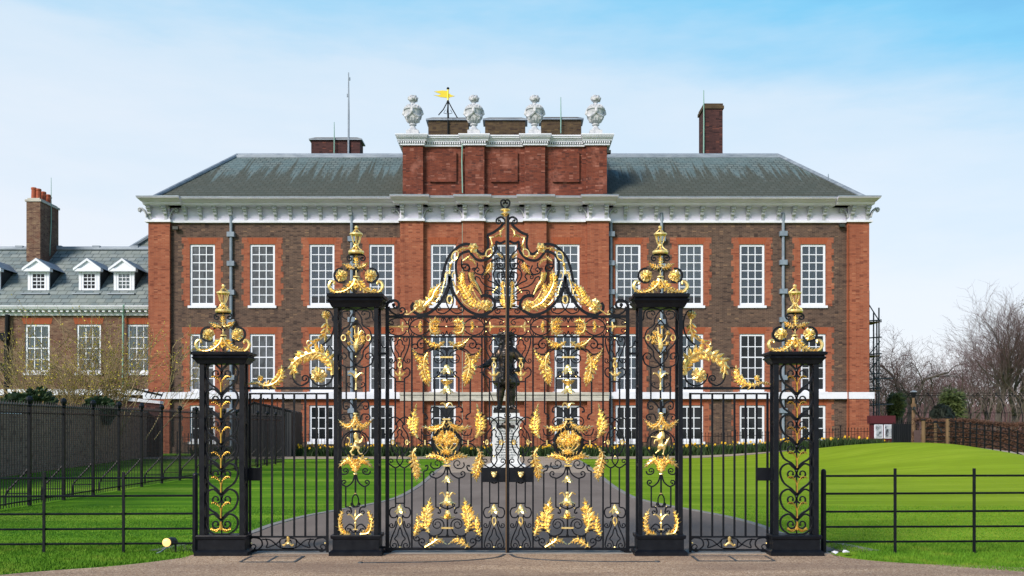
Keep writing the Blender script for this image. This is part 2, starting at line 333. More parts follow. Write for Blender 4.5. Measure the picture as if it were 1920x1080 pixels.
class Iron:
    """draws in the vertical plane y=Y; crop=(x,y,s) converts enlarged-crop units to photograph pixels; mx mirrors about a vertical axis"""
    def __init__(s, th, Y, mx=None, dx=0, dy=0): s.t = th; s.Y = Y; s.mx = mx; s.c = (0,0,1); s.dx = dx; s.dy = dy; s.k = Y/F
    def crop(s, x, y, q): s.c = (x,y,q); return s
    def px(s, u, v): return (s.c[0]+u/s.c[2]+s.dx, s.c[1]+v/s.c[2]+s.dy)
    def w(s, p, d=0):                            # photograph px -> world; d metres towards the viewer
        x = p[0] if s.mx is None else 2*s.mx - p[0]
        q = W(x, p[1], s.Y); q.y -= d; return q
    def both(s, pts, ax):
        P = [s.px(*p) for p in pts]
        if ax is None: return [(P, 1)]
        a = s.px(ax, 0)[0]; return [(P, 1), ([(2*a-x, y) for x, y in P], -1)]
    def ribbon(s, name, P, w, d=None, material=None, d0=0, m=None):
        d = d or w*1.1; own = m is None; m = m or M(); n = len(P); q = []
        for i, p in enumerate(P):
            a = P[max(i-1,0)]; b = P[min(i+1,n-1)]; tx, ty = b[0]-a[0], b[1]-a[1]; l = math.hypot(tx, ty) or 1
            ww = (w[i] if isinstance(w, list) else w)*.5
            q.append((-ty/l*ww, tx/l*ww))
        dd = (d if not isinstance(w, list) else d)*s.k*.5
        vs = []
        for p, o in zip(P, q):
            A = (p[0]+o[0], p[1]+o[1]); B = (p[0]-o[0], p[1]-o[1])
            vs += [s.w(A, d0+dd), s.w(B, d0+dd), s.w(B, d0-dd), s.w(A, d0-dd)]
        fs = [(4*i+j, 4*i+(j+1)%4, 4*i+4+(j+1)%4, 4*i+4+j) for i in range(n-1) for j in range(4)] + [(0,1,2,3), (4*n-1,4*n-2,4*n-3,4*n-4)]
        m.add(vs, fs)
        return m.obj(name, material or M_IRON, s.t) if own else None
    def scroll(s, pts, a=None, b=None, w=2.3, ax=None, name='scroll', smooth=True, closed=False, d0=0, material=None):
        w = w*1.14
        for P, sg in s.both(pts, ax):
            P = cr(P) if smooth else P; m = M(); ends = []
            nb = na = 0; n0 = len(P)
            if b: P = curl(P, b[0]*sg, b[1]/s.c[2], b[2]); nb = len(P)-n0; ends.append(P[-1])
            n1 = len(P)
            if a: P = curl(P[::-1], a[0]*sg, a[1]/s.c[2], a[2])[::-1]; na = len(P)-n1; ends.append(P[0])
            ws = [w*(1-.42*max((na-i)/na if na and i < na else 0, (i-(len(P)-1-nb))/nb if nb and i > len(P)-1-nb else 0)) for i in range(len(P))]
            if closed: P = P + P[1:2]
            s.ribbon(name, P, ws+[ws[-1]]*(len(P)-len(ws)), d=w*1.1, m=m, d0=d0)
            for e in ends: m.ball(s.w(e, d0), w*.74*s.k, 8, 5)
            m.obj(name, material or M_IRON, s.t)
    def bar(s, x0, y0, x1, y1, w, d=None, ax=None, name='bar', material=None, d0=0):
        for P, _ in s.both([(x0,y0),(x1,y1)], ax): s.ribbon(name, P, w, d, material, d0)
    def plate(s, x0, y0, x1, y1, d, name, material=None, d0=0, ax=None):
        for P, _ in s.both([(x0,y0),(x1,y1)], ax):
            m = M(); a = s.w(P[0]); b = s.w(P[1])
            m.box(min(a.x,b.x), max(a.x,b.x), s.Y-d0-d/2, s.Y-d0+d/2, min(a.z,b.z), max(a.z,b.z)); m.obj(name, material or M_IRON, s.t)
    # --- gilded repousse
    def lobes(s, m, P, wmax, n, sides=(1,-1), bul=.028, t0=.04, t1=.97, prof=None, stem=1.6, open_=1.0):
        Q = cr(P, 10); k = len(Q)
        prof = prof or (lambda t: max(.2, math.sin(PI*(.16+.80*t))**.8))
        for i in range(n):
            t = t0+(t1-t0)*(i+.5)/n; j = min(int(t*(k-1)), k-2); p = Q[j]; q = Q[j+1]
            h = math.atan2(q[1]-p[1], q[0]-p[0]); ln = wmax*prof(t)
            for sd in sides:
                an = h + sd*open_*math.radians(72-34*t + rnd.uniform(-6,6)); l = 1.16*ln*rnd.uniform(.9,1.1)
                tip = (p[0]+math.cos(an)*l, p[1]+math.sin(an)*l)
                m.lobe(s.w(p, .014), s.w(tip, .006+.014*rnd.random()), max(l*.46, wmax*.26)*s.k, (0,-bul*(.7+.5*rnd.random()),0))
        # the blade itself: a domed strip from which the leaflets break
        vs = []
        for j in range(0, k, 2):
            p = Q[j]; a_, b_ = Q[max(j-1,0)], Q[min(j+1,k-1)]; h = math.atan2(b_[1]-a_[1], b_[0]-a_[0]); ww = wmax*prof(t0+(t1-t0)*j/(k-1))*.40*min(1, (k-1-j)/(k*.12)+.15)
            l_ = (p[0]+math.sin(h)*ww*(1 if -1 in sides else .12), p[1]-math.cos(h)*ww*(1 if -1 in sides else .12)); r_ = (p[0]-math.sin(h)*ww*(1 if 1 in sides else .12), p[1]+math.cos(h)*ww*(1 if 1 in sides else .12))
            vs += [s.w(l_,.004), s.w(p,.018), s.w(r_,.004), s.w(p,-.002)]
        m.add(vs, [(4*i+q_,4*i+(q_+1)%4,4*i+4+(q_+1)%4,4*i+4+q_) for i in range(len(vs)//4-1) for q_ in range(4)]+[(0,1,2,3),tuple(range(len(vs)-4,len(vs)))])
        e, f = Q[-1], Q[-3]; h = math.atan2(e[1]-f[1], e[0]-f[0]); l = wmax*.5
        m.lobe(s.w(f,.014), s.w((e[0]+math.cos(h)*l, e[1]+math.sin(h)*l), .01), l*.55*s.k, (0,-bul,0))
        if stem:
            m.tube([s.w(p, .022) for p in Q], [stem*s.k*(1.25-.85*i/(k-1)) for i in range(k)], 5)
            m.extr([s.w((p[0]-stem, p[1])) for p in (Q[0], Q[1])] + [s.w((p[0]+stem, p[1])) for p in (Q[1], Q[0])], (0,.012,0))
    def leaf(s, pts, w, n=8, ax=None, sides=(1,-1), name='gilded_leaf', stem=1.6, **kw):
        for P, sg in s.both(pts, ax):
            m = M(); s.lobes(m, P, w*1.0/s.c[2], max(5, int(n*.82)), tuple(x*sg*(1 if s.mx is None else 1) for x in sides), stem=stem, **kw); m.obj(name, M_GOLD, s.t)
    def rosette(s, u, v, r, ax=None, name='rosette', rings=((8,1.0),(6,.62)), m=None, jit=.15):
        for P, _ in s.both([(u,v)], ax):
            own = m is None; mm = m or M(); c = P[0]; R = r/s.c[2]
            for k, (n, q) in enumerate(rings):
                for i in range(n):
                    a = 2*PI*(i+.5*k)/n + rnd.uniform(-jit,jit); l = R*q*rnd.uniform(.9,1.08)
                    mm.lobe(s.w(c,.01+.012*k), s.w((c[0]+math.cos(a)*l, c[1]+math.sin(a)*l), .012+.02*k), l*.95*s.k, (0,-.022,0))
            mm.ball(s.w(c,.04), R*.22*s.k, 8, 5)
            if own: mm.obj(name, M_GOLD, s.t)
    def wire(s, pts, r, m=None, name='gilded_stem', ax=None, d0=.01, material=None, n=6, smooth=True, closed=False):
        for P, _ in s.both(pts, ax):
            own = m is None; mm = m or M(); Q = cr(P) if smooth else P
            R = r if isinstance(r, (int,float)) else [r[0]+(r[1]-r[0])*i/(len(Q)-1) for i in range(len(Q))]
            R = [q*s.k for q in R] if isinstance(R, list) else R*s.k
            mm.tube([s.w(p, d0) for p in Q], R, n)
            if own: mm.obj(name, material or M_GOLD, s.t)
    def oval(s, u, v, rx, ry, r, name='gilded_link', ax=None, material=None, rot=0, n=18):
        for P, _ in s.both([(u,v)], ax):
            c = P[0]; q = s.c[2]; cs, sn = math.cos(rot), math.sin(rot)
            pts = []
            for i in range(n+1):
                a = 2*PI*i/n; x = rx/q*math.cos(a); y = ry/q*math.sin(a); pts.append((c[0]+x*cs-y*sn, c[1]+x*sn+y*cs))
            m = M(); m.tube([s.w(p, .008) for p in pts], r*s.k, 6, False); m.obj(name, material or M_GOLD, s.t)
    def bead(s, u, v, r, ax=None, name='gilded_bead', m=None):
        for P, _ in s.both([(u,v)], ax):
            own = m is None; mm = m or M(); mm.ball(s.w(P[0]), r/s.c[2]*s.k, 8, 6)
            if own: mm.obj(name, M_GOLD, s.t)
    def turned(s, u, prof, name, n=10, material=None, m=None, ax=None):      # lathe: prof [(half width, v)]
        for P, _ in s.both([(u,0)], ax):
            own = m is None; mm = m or M(); q = s.c[2]; x = P[0][0]
            pr = [(max(r/q*s.k,1e-4), s.w((x, s.px(0,v)[1])).z) for r, v in prof]
            mm.lathe((s.w((x,0)).x, s.Y, 0), pr, n)
            if own: mm.obj(name, material or M_GOLD, s.t)
    def bell(s, u, v0, v1, wd, name='gilded_bellflower', ax=None, cap=True):  # drooping (v1>v0) or standing flower of five petals
        for P, _ in s.both([(u,v0),(u,v1)], ax):
            m = M(); q = s.c[2]; (x,y0),(_x,y1) = P; h = y1-y0; r = wd/q*.5
            for a in (0, 60, 120, 180, 240, 300):
                dx = math.cos(math.radians(a))*r; dz = math.sin(math.radians(a))*r*s.k
                A = s.w((x+dx*.12, y0+h*.08), dz*.12); B = s.w((x+dx*.5, y0+h*.62), dz*.5); C = s.w((x+dx*1.0, y0+h*(.95 if a%180 else .86)), dz)
                out = (s.w((x+dx,y0), dz)-s.w((x,y0))).normalized()
                m.lobe(A, B, r*.85*s.k, out*r*.3*s.k); m.lobe((A+B)/2, C, r*.7*s.k, out*r*.3*s.k)
            m.ball(s.w((x, y0+h*.28)), r*.5*s.k, 8, 6, (1,1,1.35))
            if cap: m.ball(s.w((x, y0)), r*.32*s.k, 8, 5, (1,1,.6))
            m.obj(name, M_GOLD, s.t)

# ------------------------------------------------------------------ one leaf of the main gates (drawn as the one hung on the pier with the lion)
def narrow_panel(g, du):
    q = g.dx; g.dx = q + du
    g.crop(720,620,8); A = 238
    g.scroll([(92,150),(100,210),(130,310),(170,400),(196,480),(196,550),(180,592),(130,558),(88,600),(100,668),(150,704),(170,722)], a=(1,52,1.25), ax=A, w=2.1)
    g.scroll([(238,128),(204,160),(200,200),(166,232),(180,290),(214,340),(222,385),(238,392)], ax=A, w=1.9)
    g.scroll([(182,420),(160,462)], b=(1,42,1.2), ax=A, w=1.9, smooth=False)
    g.bar(170,712,170,1420,2.6, ax=A, name='bar'); g.bar(170,765,306,765,2.4, name='cross_bar')
    g.oval(238,515,26,44,1.5); g.bead(238,116,16)
    g.turned(238, [(34,408),(40,424),(18,440),(14,462)], 'gilded_cap'); m = M(); g.turned(238, [(10,562),(17,585),(10,600),(18,625),(24,672),(14,700),(22,716),(18,748)], '', m=m)
    for sd in (-1,1): g.wire([(238,672),(238+sd*40,660),(238+sd*62,630),(238+sd*88,628)], (2.6,1.0), m=m)
    m.obj('gilded_bracket', M_GOLD, g.t)
    g.crop(720,745,8)
    g.scroll([(388,320),(312,297),(240,332),(190,390),(196,450),(130,545),(102,670),(130,790),(196,880),(194,950),(240,1022),(308,1055),(388,1006)], a=(-1,46,1.15), b=(-1,46,1.15), ax=A, w=2.1)
    g.scroll([(238,478),(204,515),(212,568),(172,620),(162,690),(190,755),(214,785),(200,845),(238,886)], ax=A, w=1.9)
    g.oval(132,675,18,34,1.35, ax=A); g.bead(86,672,13, ax=A); g.bead(238,462,15); g.bead(238,886,15)
    g.bar(190,672,170,672,1.6, ax=A, name='tie')
    g.crop(720,870,6); A = 180
    g.bar(130,40,130,440,2.6, ax=A, name='bar'); g.bar(130,442,230,442,2.4, name='cross_bar')
    g.scroll([(131,440),(128,482),(78,500),(62,550),(84,598),(128,602),(150,580),(152,640),(132,720),(90,820),(70,895)], b=(-1,42,1.25), ax=A, w=2.1)
    g.scroll([(180,712),(164,745),(152,795),(122,842),(150,872),(165,918),(180,926)], ax=A, w=1.9)
    g.scroll([(134,640),(122,690)], b=(1,32,1.2), ax=A, w=1.9, smooth=False)
    g.oval(180,640,21,40,1.5); g.bead(180,936,13)
    g.bell(180,472,566,118); g.turned(180, [(8,452),(14,462),(9,474)], 'gilded_cap'); g.turned(180, [(7,684),(13,692),(6,702)], 'gilded_cap')
    g.dx = q

def gate_leaf(mx, label, meeting):
    hx = 726.5 if mx is None else 2*mx-726.5
    t = thing('main_gate_leaf', W(hx, 1038, YG), label, 'gate', 'pair of leaves of the gilded main gates')
    t.location.z = 0; BASE[t.name].z = 0
    g = Iron(t, YG, mx)
    g.bar(726.3,578,726.3,1035,6.6,7, name='stile'); g.bar(772.3,632,772.3,1029,3.1, name='stile'); g.bar(903.6,632,903.6,1029,3.1, name='stile')
    g.bar(949.6,404,949.6,1036,3.4,5, name='stile')
    g.bar(723,593.6,950,593.6,4.6,5.4, name='rail'); g.bar(729,631.5,949,631.5,3.3,4, name='rail'); g.bar(729,1029,949,1029,4.8,5.4, name='rail')
    m = M(); a = g.w((721,1040)); b = g.w((731,1033)); m.box(min(a.x,b.x), max(a.x,b.x), YG-.05, YG+.05, .012, b.z)
    m.extr([g.w((729.5,1031.4),.02), g.w((742,1031.4),.02), g.w((734,1034),.02), g.w((731,1040),.02)], (0,.04,0)); m.obj('hinge_foot', M_IRON, t)
    for y in (663,1026): g.bar(706,y,724,y,4.2,5,name='hinge')
    g.scroll([(700,641),(712,640),(716,649),(723,652)], w=2.0, name='hook')
    # lock box with its lion-mask knob and drop ring
    g.crop(720,870,6)
    g.plate(1100,40,1374,202,.05,'lock_box', d0=.012)
    m = M(); c = g.px(1240,112); m.ball(g.w(c,.075), 5.2*g.k, 10, 7, (1,.7,1)); m.ball(g.w((c[0],c[1]+3.4),.10), 2.9*g.k, 8, 6); m.ball(g.w((c[0]-4.3,c[1]-3.6),.07), 1.7*g.k, 6, 4); m.ball(g.w((c[0]+4.3,c[1]-3.6),.07), 1.7*g.k, 6, 4)
    m.obj('mask_knob', M_GOLD, t)
    g.oval(1240,165,50,50,1.5,'ring_handle', material=M_IRON); 
    narrow_panel(g, 0); narrow_panel(g, 176.5)
    # --- wide panel
    g.crop(720,620,8); A = 942
    g.scroll([(700,268),(668,215),(648,155),(590,112),(536,140)], b=(-1,70,1.15), ax=A, w=2.5)
    g.scroll([(700,268),(640,300),(585,352),(520,350),(452,318)], b=(1,66,1.15), ax=A, w=2.5)
    g.bar(690,266,1194,266,3.2,4, name='cross_bar')
    m = M(); m.extr([g.w(g.px(*p),.018) for p in ((880,262),(1004,262),(962,310),(954,350),(930,350),(922,310))], (0,.036,0)); m.obj('collar', M_IRON, t)
    g.bar(942,300,942,640,3.2, name='bar')
    g.scroll([(668,318),(712,290),(770,282),(845,312)], b=(1,92,1.75), ax=A, w=2.1)
    g.plate(845,388,1038,412,.05,'gilded_tie',M_GOLD,d0=.01)
    g.bell(942,522,668,180); 
    g.bar(942,640,942,745,2.8,name='bar')
    g.scroll([(942,700),(890,690),(826,690)], ax=A, w=2.0); g.scroll([(760,705),(790,694),(826,660)], b=(-1,30,.8), ax=A, w=2.2, smooth=False); g.bead(824,690,14, ax=A)
    m = M(); g.turned(942, [(96,742),(98,752),(70,776),(38,800),(14,815),(16,826),(9,834)], '', m=m, n=12)
    for i in range(7): g_a = PI*i/6; m.lobe(g.w(g.px(942,808),.01), g.w(g.px(942-100*math.cos(g_a),744),.02+.05*math.sin(g_a)), 6*g.k, (0,-.02,0))
    m.obj('gilded_cup', M_GOLD, t)
    g.bell(942,832,958,190); g.bar(942,940,942,1080,2.8, name='bar')
    g.leaf([(905,165),(800,232),(700,200),(600,112)], 66, 9, ax=A, stem=1.2)
    g.leaf([(512,592),(560,480),(492,400),(430,282)], 66, 9, ax=A, stem=1.2)
    g.leaf([(655,332),(606,430),(606,580),(640,700),(665,798)], 100, 11, ax=A, stem=1.4, prof=lambda t: max(.22, math.sin(PI*(.06+.86*t))**.9))
    g.bar(590,352,590,1240,2.9, ax=A, name='bar'); g.bar(760,700,760,1146,2.7, ax=A, name='bar')
    g.crop(720,745,8); A = 940
    m = M()
    for sd in (-1,1): g.wire([(937,140),(937+sd*30,95),(937+sd*70,92),(937+sd*92,120+sd*22)], (2.4,1.0), m=m)
    m.ball(g.w(g.px(937,150)), 2.6*g.k); m.lobe(g.w(g.px(937,160)), g.w(g.px(937,80)), 3.6*g.k, (0,-.02,0)); m.obj('gilded_crocket', M_GOLD, t)
    g.bar(938,150,938,330,2.8, name='bar')
    g.scroll([(760,142),(716,158),(700,200)], b=(-1,20,.5), ax=A, w=2.3); g.scroll([(760,140),(830,165),(890,235),(926,312)], ax=A, w=2.1)
    g.scroll([(590,242),(632,262),(650,300)], b=(1,22,.55), ax=A, w=2.3)
    g.scroll([(918,330),(850,296),(790,290)], b=(-1,74,1.35), ax=A, w=2.0)
    g.scroll([(560,470),(590,560),(660,572)], b=(-1,50,1.1), ax=A, w=2.0)
    g.plate(880,316,996,338,.06,'gilded_collar',M_GOLD,d0=.01)
    m = M(); m.extr([g.w(g.px(*p),.02) for p in ((905,340),(970,340),(990,440),(1010,475),(868,475),(888,440))], (0,.035,0)); m.obj('neck', M_IRON, t)
    g.oval(938,680,205,205,3.6,'ring',material=M_IRON, n=32)
    g.leaf([(915,352),(868,440),(750,480),(592,440)], 74, 10, ax=A, stem=1.4, prof=lambda t: max(.3, math.sin(PI*(.12+.80*t))**.7))
    g.leaf([(932,996),(890,905),(780,868),(612,892)], 76, 10, ax=A, stem=1.4, prof=lambda t: max(.3, math.sin(PI*(.10+.82*t))**.7))
    g.plate(890,1012,1000,1036,.06,'gilded_collar',M_GOLD,d0=.01)
    # basket of fruit and flowers
    m = M()
    for sd in (-1,1):
        g.wire([(940,800),(940+sd*90,785),(940+sd*150,720),(940+sd*165,650)], 1.2, m=m); g.wire([(940,800),(940+sd*50,770),(940+sd*95,690),(940+sd*110,640)], 1.1, m=m)
    g.wire([(778,668),(1102,668)], 1.5, m=m, smooth=False); g.wire([(940,480),(940,820)], 1.8, m=m, smooth=False)
    for u, v, r in ((940,600,78),(850,560,62),(1030,560,58),(800,640,72),(1080,640,62),(880,660,56),(1000,660,58),(990,520,44),(760,610,48),(870,510,40),(1110,660,36),(945,700,46)): g.rosette(u, v, r, m=m, rings=((6,1.0),(5,.6)), jit=.4)
    for u, v in ((985,510),(1040,590),(1120,650),(1095,690),(840,540),(1010,800)): g.bead(u, v, 22, m=m)
    for a in range(0,360,40): m.lobe(g.w(g.px(940,815),.03), g.w(g.px(940+86*math.cos(math.radians(a)),815+58*math.sin(math.radians(a))),.03), 5*g.k, (0,-.03,0))
    m.obj('gilded_flower_basket', M_GOLD, t)
    g.leaf([(508,612),(446,510),(432,370),(480,140)], 104, 11, ax=A, stem=1.6, prof=lambda t: max(.10, math.sin(PI*(.02+.90*t))**1.1))
    g.leaf([(482,760),(430,850),(450,980),(496,1120),(492,1225)], 100, 11, ax=A, stem=1.6, prof=lambda t: max(.14, math.sin(PI*(.02+.88*t))**1.1))
    g.scroll([(505,608),(580,660),(680,652),(735,610)], ax=A, w=2.3); g.scroll([(505,752),(580,695),(690,702),(760,790)], ax=A, w=2.3)
    g.plate(607,640,628,716,.045,'gilded_tie',M_GOLD,d0=.01, ax=A)
    g.crop(720,870,6); A = 714
    g.scroll([(532,-18),(526,20),(552,48),(585,52)], b=(-1,52,1.15), ax=A, w=2.0)
    m = M(); m.extr([g.w(g.px(*p),.018) for p in ((672,20),(756,20),(730,42),(724,78),(704,78),(698,42))], (0,.036,0)); m.obj('neck', M_IRON, t)
    g.scroll([(697,40),(668,112),(600,158),(545,148)], b=(1,36,1.0), ax=A, w=2.3); g.bar(714,60,714,815,3.0, name='bar')
    g.bell(713,142,218,116)
    m = M(); 
    for sd in (-1,1): g.wire([(715,392),(715+sd*22,370),(715+sd*52,322),(715+sd*92,340)], (2.6,1.1), m=m)
    g.turned(715, [(16,312),(22,330),(14,352),(24,378),(12,396)], '', m=m); m.obj('gilded_sprig', M_GOLD, t)
    g.bell(716,398,462,176)
    g.scroll([(716,500),(680,496),(645,478)], b=(1,20,.9), ax=A, w=2.0); g.bead(632,496,9, ax=A)
    m = M(); g.turned(715, [(20,520),(28,545),(44,580),(34,604),(10,622)], '', m=m)
    for sd in (-1,1): m.lobe(g.w(g.px(715,612),.02), g.w(g.px(715+sd*92,592),.02), 4.4*g.k, (0,-.03,0))
    for a in (-30,0,30): m.lobe(g.w(g.px(715,606),.05), g.w(g.px(715+a,540),.07), 4.2*g.k, (0,-.03,0))
    m.obj('gilded_lily', M_GOLD, t)
    g.scroll([(520,798),(566,810),(636,782),(668,722)], b=(-1,70,1.75), ax=A, w=2.1)
    g.plate(648,708,782,726,.05,'gilded_tie',M_GOLD,d0=.01)
    g.bar(516,818,912,818,3.0,4, name='cross_bar')
    m = M(); m.extr([g.w(g.px(*p),.018) for p in ((690,816),(738,816),(722,785),(720,760),(708,760),(706,785))], (0,.036,0)); m.obj('collar', M_IRON, t)
    g.scroll([(520,816),(496,768),(440,744),(400,760)], b=(-1,2,.02), ax=A, w=2.4); g.scroll([(440,744),(380,762),(344,800)], b=(-1,40,1.2), ax=A, w=2.3)
    g.scroll([(516,820),(506,886),(466,938),(418,918)], b=(1,44,1.2), ax=A, w=2.3)
    g.bar(447,80,447,748,2.8, ax=A, name='bar'); g.bar(583,158,583,486,2.7, ax=A, name='bar')
    g.scroll([(447,82),(480,70),(494,40)], b=(-1,20,.6), ax=A, w=2.3); g.scroll([(583,484),(618,498),(634,530)], b=(1,20,.6), ax=A, w=2.3)
    g.leaf([(340,806),(386,700),(374,575)], 56, 8, ax=A, stem=1.3)
    g.leaf([(508,772),(470,680),(488,550),(518,412)], 88, 10, ax=A, stem=1.5, prof=lambda t: max(.12, math.sin(PI*(.03+.88*t))**1.0))
    g.leaf([(462,934),(540,888),(610,848),(688,892)], 52, 8, ax=A, stem=1.3)
    # --- frieze between the two upper rails
    g.crop(720,500,8); A = 940
    g.bar(375,902,1510,902,2.2, name='frieze_rod')
    for u in (540,1350): g.scroll([(u-160,902),(u-110,820),(u,775),(u+110,820),(u+160,902)], w=2.0); g.scroll([(u-160,902),(u-110,985),(u,1030),(u+110,985),(u+160,902)], w=2.0)
    for v, sg in ((800,1),(1000,-1)):
        g.scroll([(376,902),(366,902-sg*70),(388,902-sg*118)], b=(sg,34,1.2), ax=A, w=1.8)
        g.scroll([(940,902-sg*60),(930,902-sg*90),(920,902-sg*112)], b=(-sg,32,1.2), ax=A, w=1.8)
        g.scroll([(345,902-sg*40),(300,902-sg*110),(215,902-sg*132),(120,902-sg*112)], b=(-sg,46,1.1), w=1.8); g.scroll([(1540,902-sg*40),(1585,902-sg*110),(1660,902-sg*132),(1755,902-sg*112)], b=(sg,46,1.1), w=1.8)
        g.bead(84,902-sg*64,12); g.bead(352,902-sg*66,13); g.bead(1536,902-sg*72,13); g.bead(1800,902-sg*70,12)
    for u0, u1, sd in ((75,372,-1),(1518,1826,1)):
        m = M(); g.wire([(u0,900),(u1,900)], 1.7, m=m, smooth=False)
        uc = 232 if sd < 0 else 1640
        for q in (-1,1): g.wire([(uc,900),(uc+40*-sd,900+q*18),(uc+52*-sd,900+q*72)], (2.4,1.4), m=m)
        m.ball(g.w(g.px(uc,900),.01), 2.6*g.k); m.obj('gilded_arrow', M_GOLD, t)
    for u, sd in ((560,-1),(1310,1)):
        m = M()
        for v in (-90,-55,-20,20,55,90): m.lobe(g.w(g.px(u,902+v*.25),.01), g.w(g.px(u+sd*(70-abs(v)*.55),902+v),.02), 4.4*g.k, (0,-.03,0))
        for v in (-100,100): m.lobe(g.w(g.px(u,902),.01), g.w(g.px(u+sd*10,902+v),.02), 6*g.k, (0,-.03,0))
        m.ball(g.w(g.px(u+sd*88,902)), 2.0*g.k); m.obj('gilded_bellflower', M_GOLD, t)
    for u, sd in ((688,1),(1196,-1)):
        for q in (-1,1):
            m = M(); g.lobes(m, [g.px(u,902), g.px(u+sd*30,902+q*78), g.px(u+sd*100,902+q*96), g.px(u+sd*160,902+q*70)], 7.5, 5, stem=1.5)
            g.lobes(m, [g.px(u,902+q*4), g.px(u+sd*70,902+q*14), g.px(u+sd*140,902+q*30)], 6, 4, stem=1.5); m.obj('gilded_leaf', M_GOLD, t)
    g.bead(940,900,16)
    # --- cresting
    g.scroll([(45,720),(42,610),(64,540),(124,512)], b=(1,74,1.0), w=4.2); g.scroll([(72,600),(106,676),(190,724),(262,720)], b=(-1,60,1.05), w=2.8)
    g.scroll([(446,540),(414,600),(440,672),(548,722),(676,692),(800,592),(900,442),(962,290),(984,140)], w=4.4, name='crest_band')
    g.scroll([(988,140),(1012,300),(1082,462),(1190,600),(1320,690),(1470,722),(1612,662),(1664,570),(1610,466),(1500,432),(1452,456)], w=4.4, name='crest_band')
    g.scroll([(860,232),(880,150),(908,20),(962,-130),(1034,-222),(1130,-308),(1230,-338),(1310,-330)], w=4.0, name='crest_band')
    g.scroll([(1390,-252),(1424,-214),(1484,-190),(1540,-242),(1566,-340),(1550,-470)], w=3.8, name='crest_band')
    g.scroll([(1546,-474),(1640,-512),(1744,-590),(1800,-660)], w=3.8, name='crest_band'); 
    g.scroll([(1128,250),(1092,130),(1078,10),(1090,-90),(1152,-188),(1268,-230),(1312,-190),(1374,-118),(1452,-90),(1560,-118),(1642,-190),(1682,-280),(1680,-376)], w=3.8, name='crest_band')
    g.scroll([(1678,-378),(1748,-352),(1822,-384)], w=3.4)
    # rings, links and swags between the bands
    g.oval(1064,-160,44,74,1.7, rot=.42); g.oval(1574,-204,42,62,1.7, rot=.55)
    g.rosette(1344,-280,86, name='gilded_flower', rings=((6,1.0),(5,.5)))
    for pts in (((990,40),(1000,-40),(1030,-88)),((1108,-232),(1190,-276),(1272,-272)),((1392,-200),(1440,-150),(1528,-160)),((1608,-258),(1622,-340),(1600,-430),(1648,-440)),((1664,-448),(1740,-476),(1752,-530),(1804,-580))):
        m = M(); g.wire(list(pts), (2.0,1.3), m=m); e = pts[len(pts)//2]; g.bead(e[0], e[1], 22, m=m); m.lobe(g.w(g.px(*pts[1]),.02), g.w(g.px(pts[1][0]+26,pts[1][1]+44),.02), 4*g.k, (0,-.02,0)); m.lobe(g.w(g.px(*pts[0]),.02), g.w(g.px(*pts[1]),.02), 5*g.k, (0,-.02,0)); m.obj('gilded_swag', M_GOLD, t)
    for pts in (((984,0),(990,110)),((930,110),(918,200),(892,290),(872,380)),((840,440),(790,520),(720,566)),((1036,220),(1076,330),(1092,396)),((1160,470),(1204,545),(1312,624))):
        m = M(); g.wire(list(pts), 1.4, m=m, smooth=len(pts)>2)
        for p in pts[1:]: g.bead(p[0], p[1], 14, m=m)
        m.obj('gilded_stem', M_GOLD, t)
    g.wire([(1124,360),(1090,412),(1128,464),(1162,410),(1124,360)], 1.1, name='gilded_lozenge', smooth=False); g.wire([(846,340),(870,400),(828,452),(790,470)], 1.0, name='gilded_lozenge', smooth=False)
    for u in (932,1040): g.scroll([(u,180),(u-18,130),(u,90)], b=(1,22,1.0), w=1.4, material=M_GOLD, name='gilded_curl')
    # drop shape
    g.scroll([(988,300),(946,420),(938,540),(988,642),(1080,704),(1156,690)], b=(-1,50,1.15), ax=988, w=2.1); g.oval(986,495,38,58,1.7)
    # sprays
    m = M(); g.lobes(m, [g.px(590,590), g.px(716,480), g.px(764,370), g.px(858,256)], 11.5, 9, stem=1.6); m.obj('gilded_leaf', M_GOLD, t)
    g.rosette(540,590,112, name='gilded_flower', rings=((8,1.0),(7,.7),(5,.4)))
    m = M(); g.wire([(372,716),(440,664),(545,592)], (1.5,2.4), m=m); m.obj('gilded_stem', M_GOLD, t)
    g.scroll([(376,714),(340,716)], b=(1,34,.95), w=1.8, material=M_GOLD, smooth=False, name='gilded_curl')
    m = M(); g.wire([(700,520),(640,580),(560,600)], 1.8, m=m); m.obj('gilded_stem', M_GOLD, t)
    m = M(); g.lobes(m, [g.px(1490,625), g.px(1340,545), g.px(1226,400), g.px(1160,250), g.px(1176,84)], 11.5, 14, stem=1.8, prof=lambda t: max(.45, math.sin(PI*(.22+.62*t))**.6)); g.lobes(m, [g.px(1258,430), g.px(1300,330), g.px(1310,250)], 7.5, 5, stem=1.2); m.obj('gilded_leaf', M_GOLD, t)
    g.rosette(1545,580,98, name='gilded_flower', rings=((8,1.0),(6,.66),(5,.4)))
    m = M(); g.wire([(1490,560),(1400,470),(1350,380),(1330,330)], (1.8,.9), m=m); m.obj('gilded_stem', M_GOLD, t)
    # cornucopia
    m = M(); C = cr([g.px(1306,96), g.px(1330,200), g.px(1400,302), g.px(1466,432)], 6); k = len(C)
    m.tube([g.w(p,.012) for p in C], [g.k*(5.2*(1-i/(k-1))**.8+.8) for i in range(k)], 8)
    for i in range(0, k-3): m.tube([g.w((C[i][0]-4.6*(1-i/k), C[i][1]),.03), g.w((C[i][0], C[i][1]+1),.03+.045*(1-i/k)), g.w((C[i][0]+4.6*(1-i/k), C[i][1]),.03)], .8*g.k, 5)
    m.obj('gilded_horn', M_GOLD, t)
    g.scroll([(1262,96),(1276,210),(1350,310),(1440,400),(1462,448)], w=1.7); g.scroll([(1356,90),(1352,180),(1420,290),(1480,400)], w=1.7)
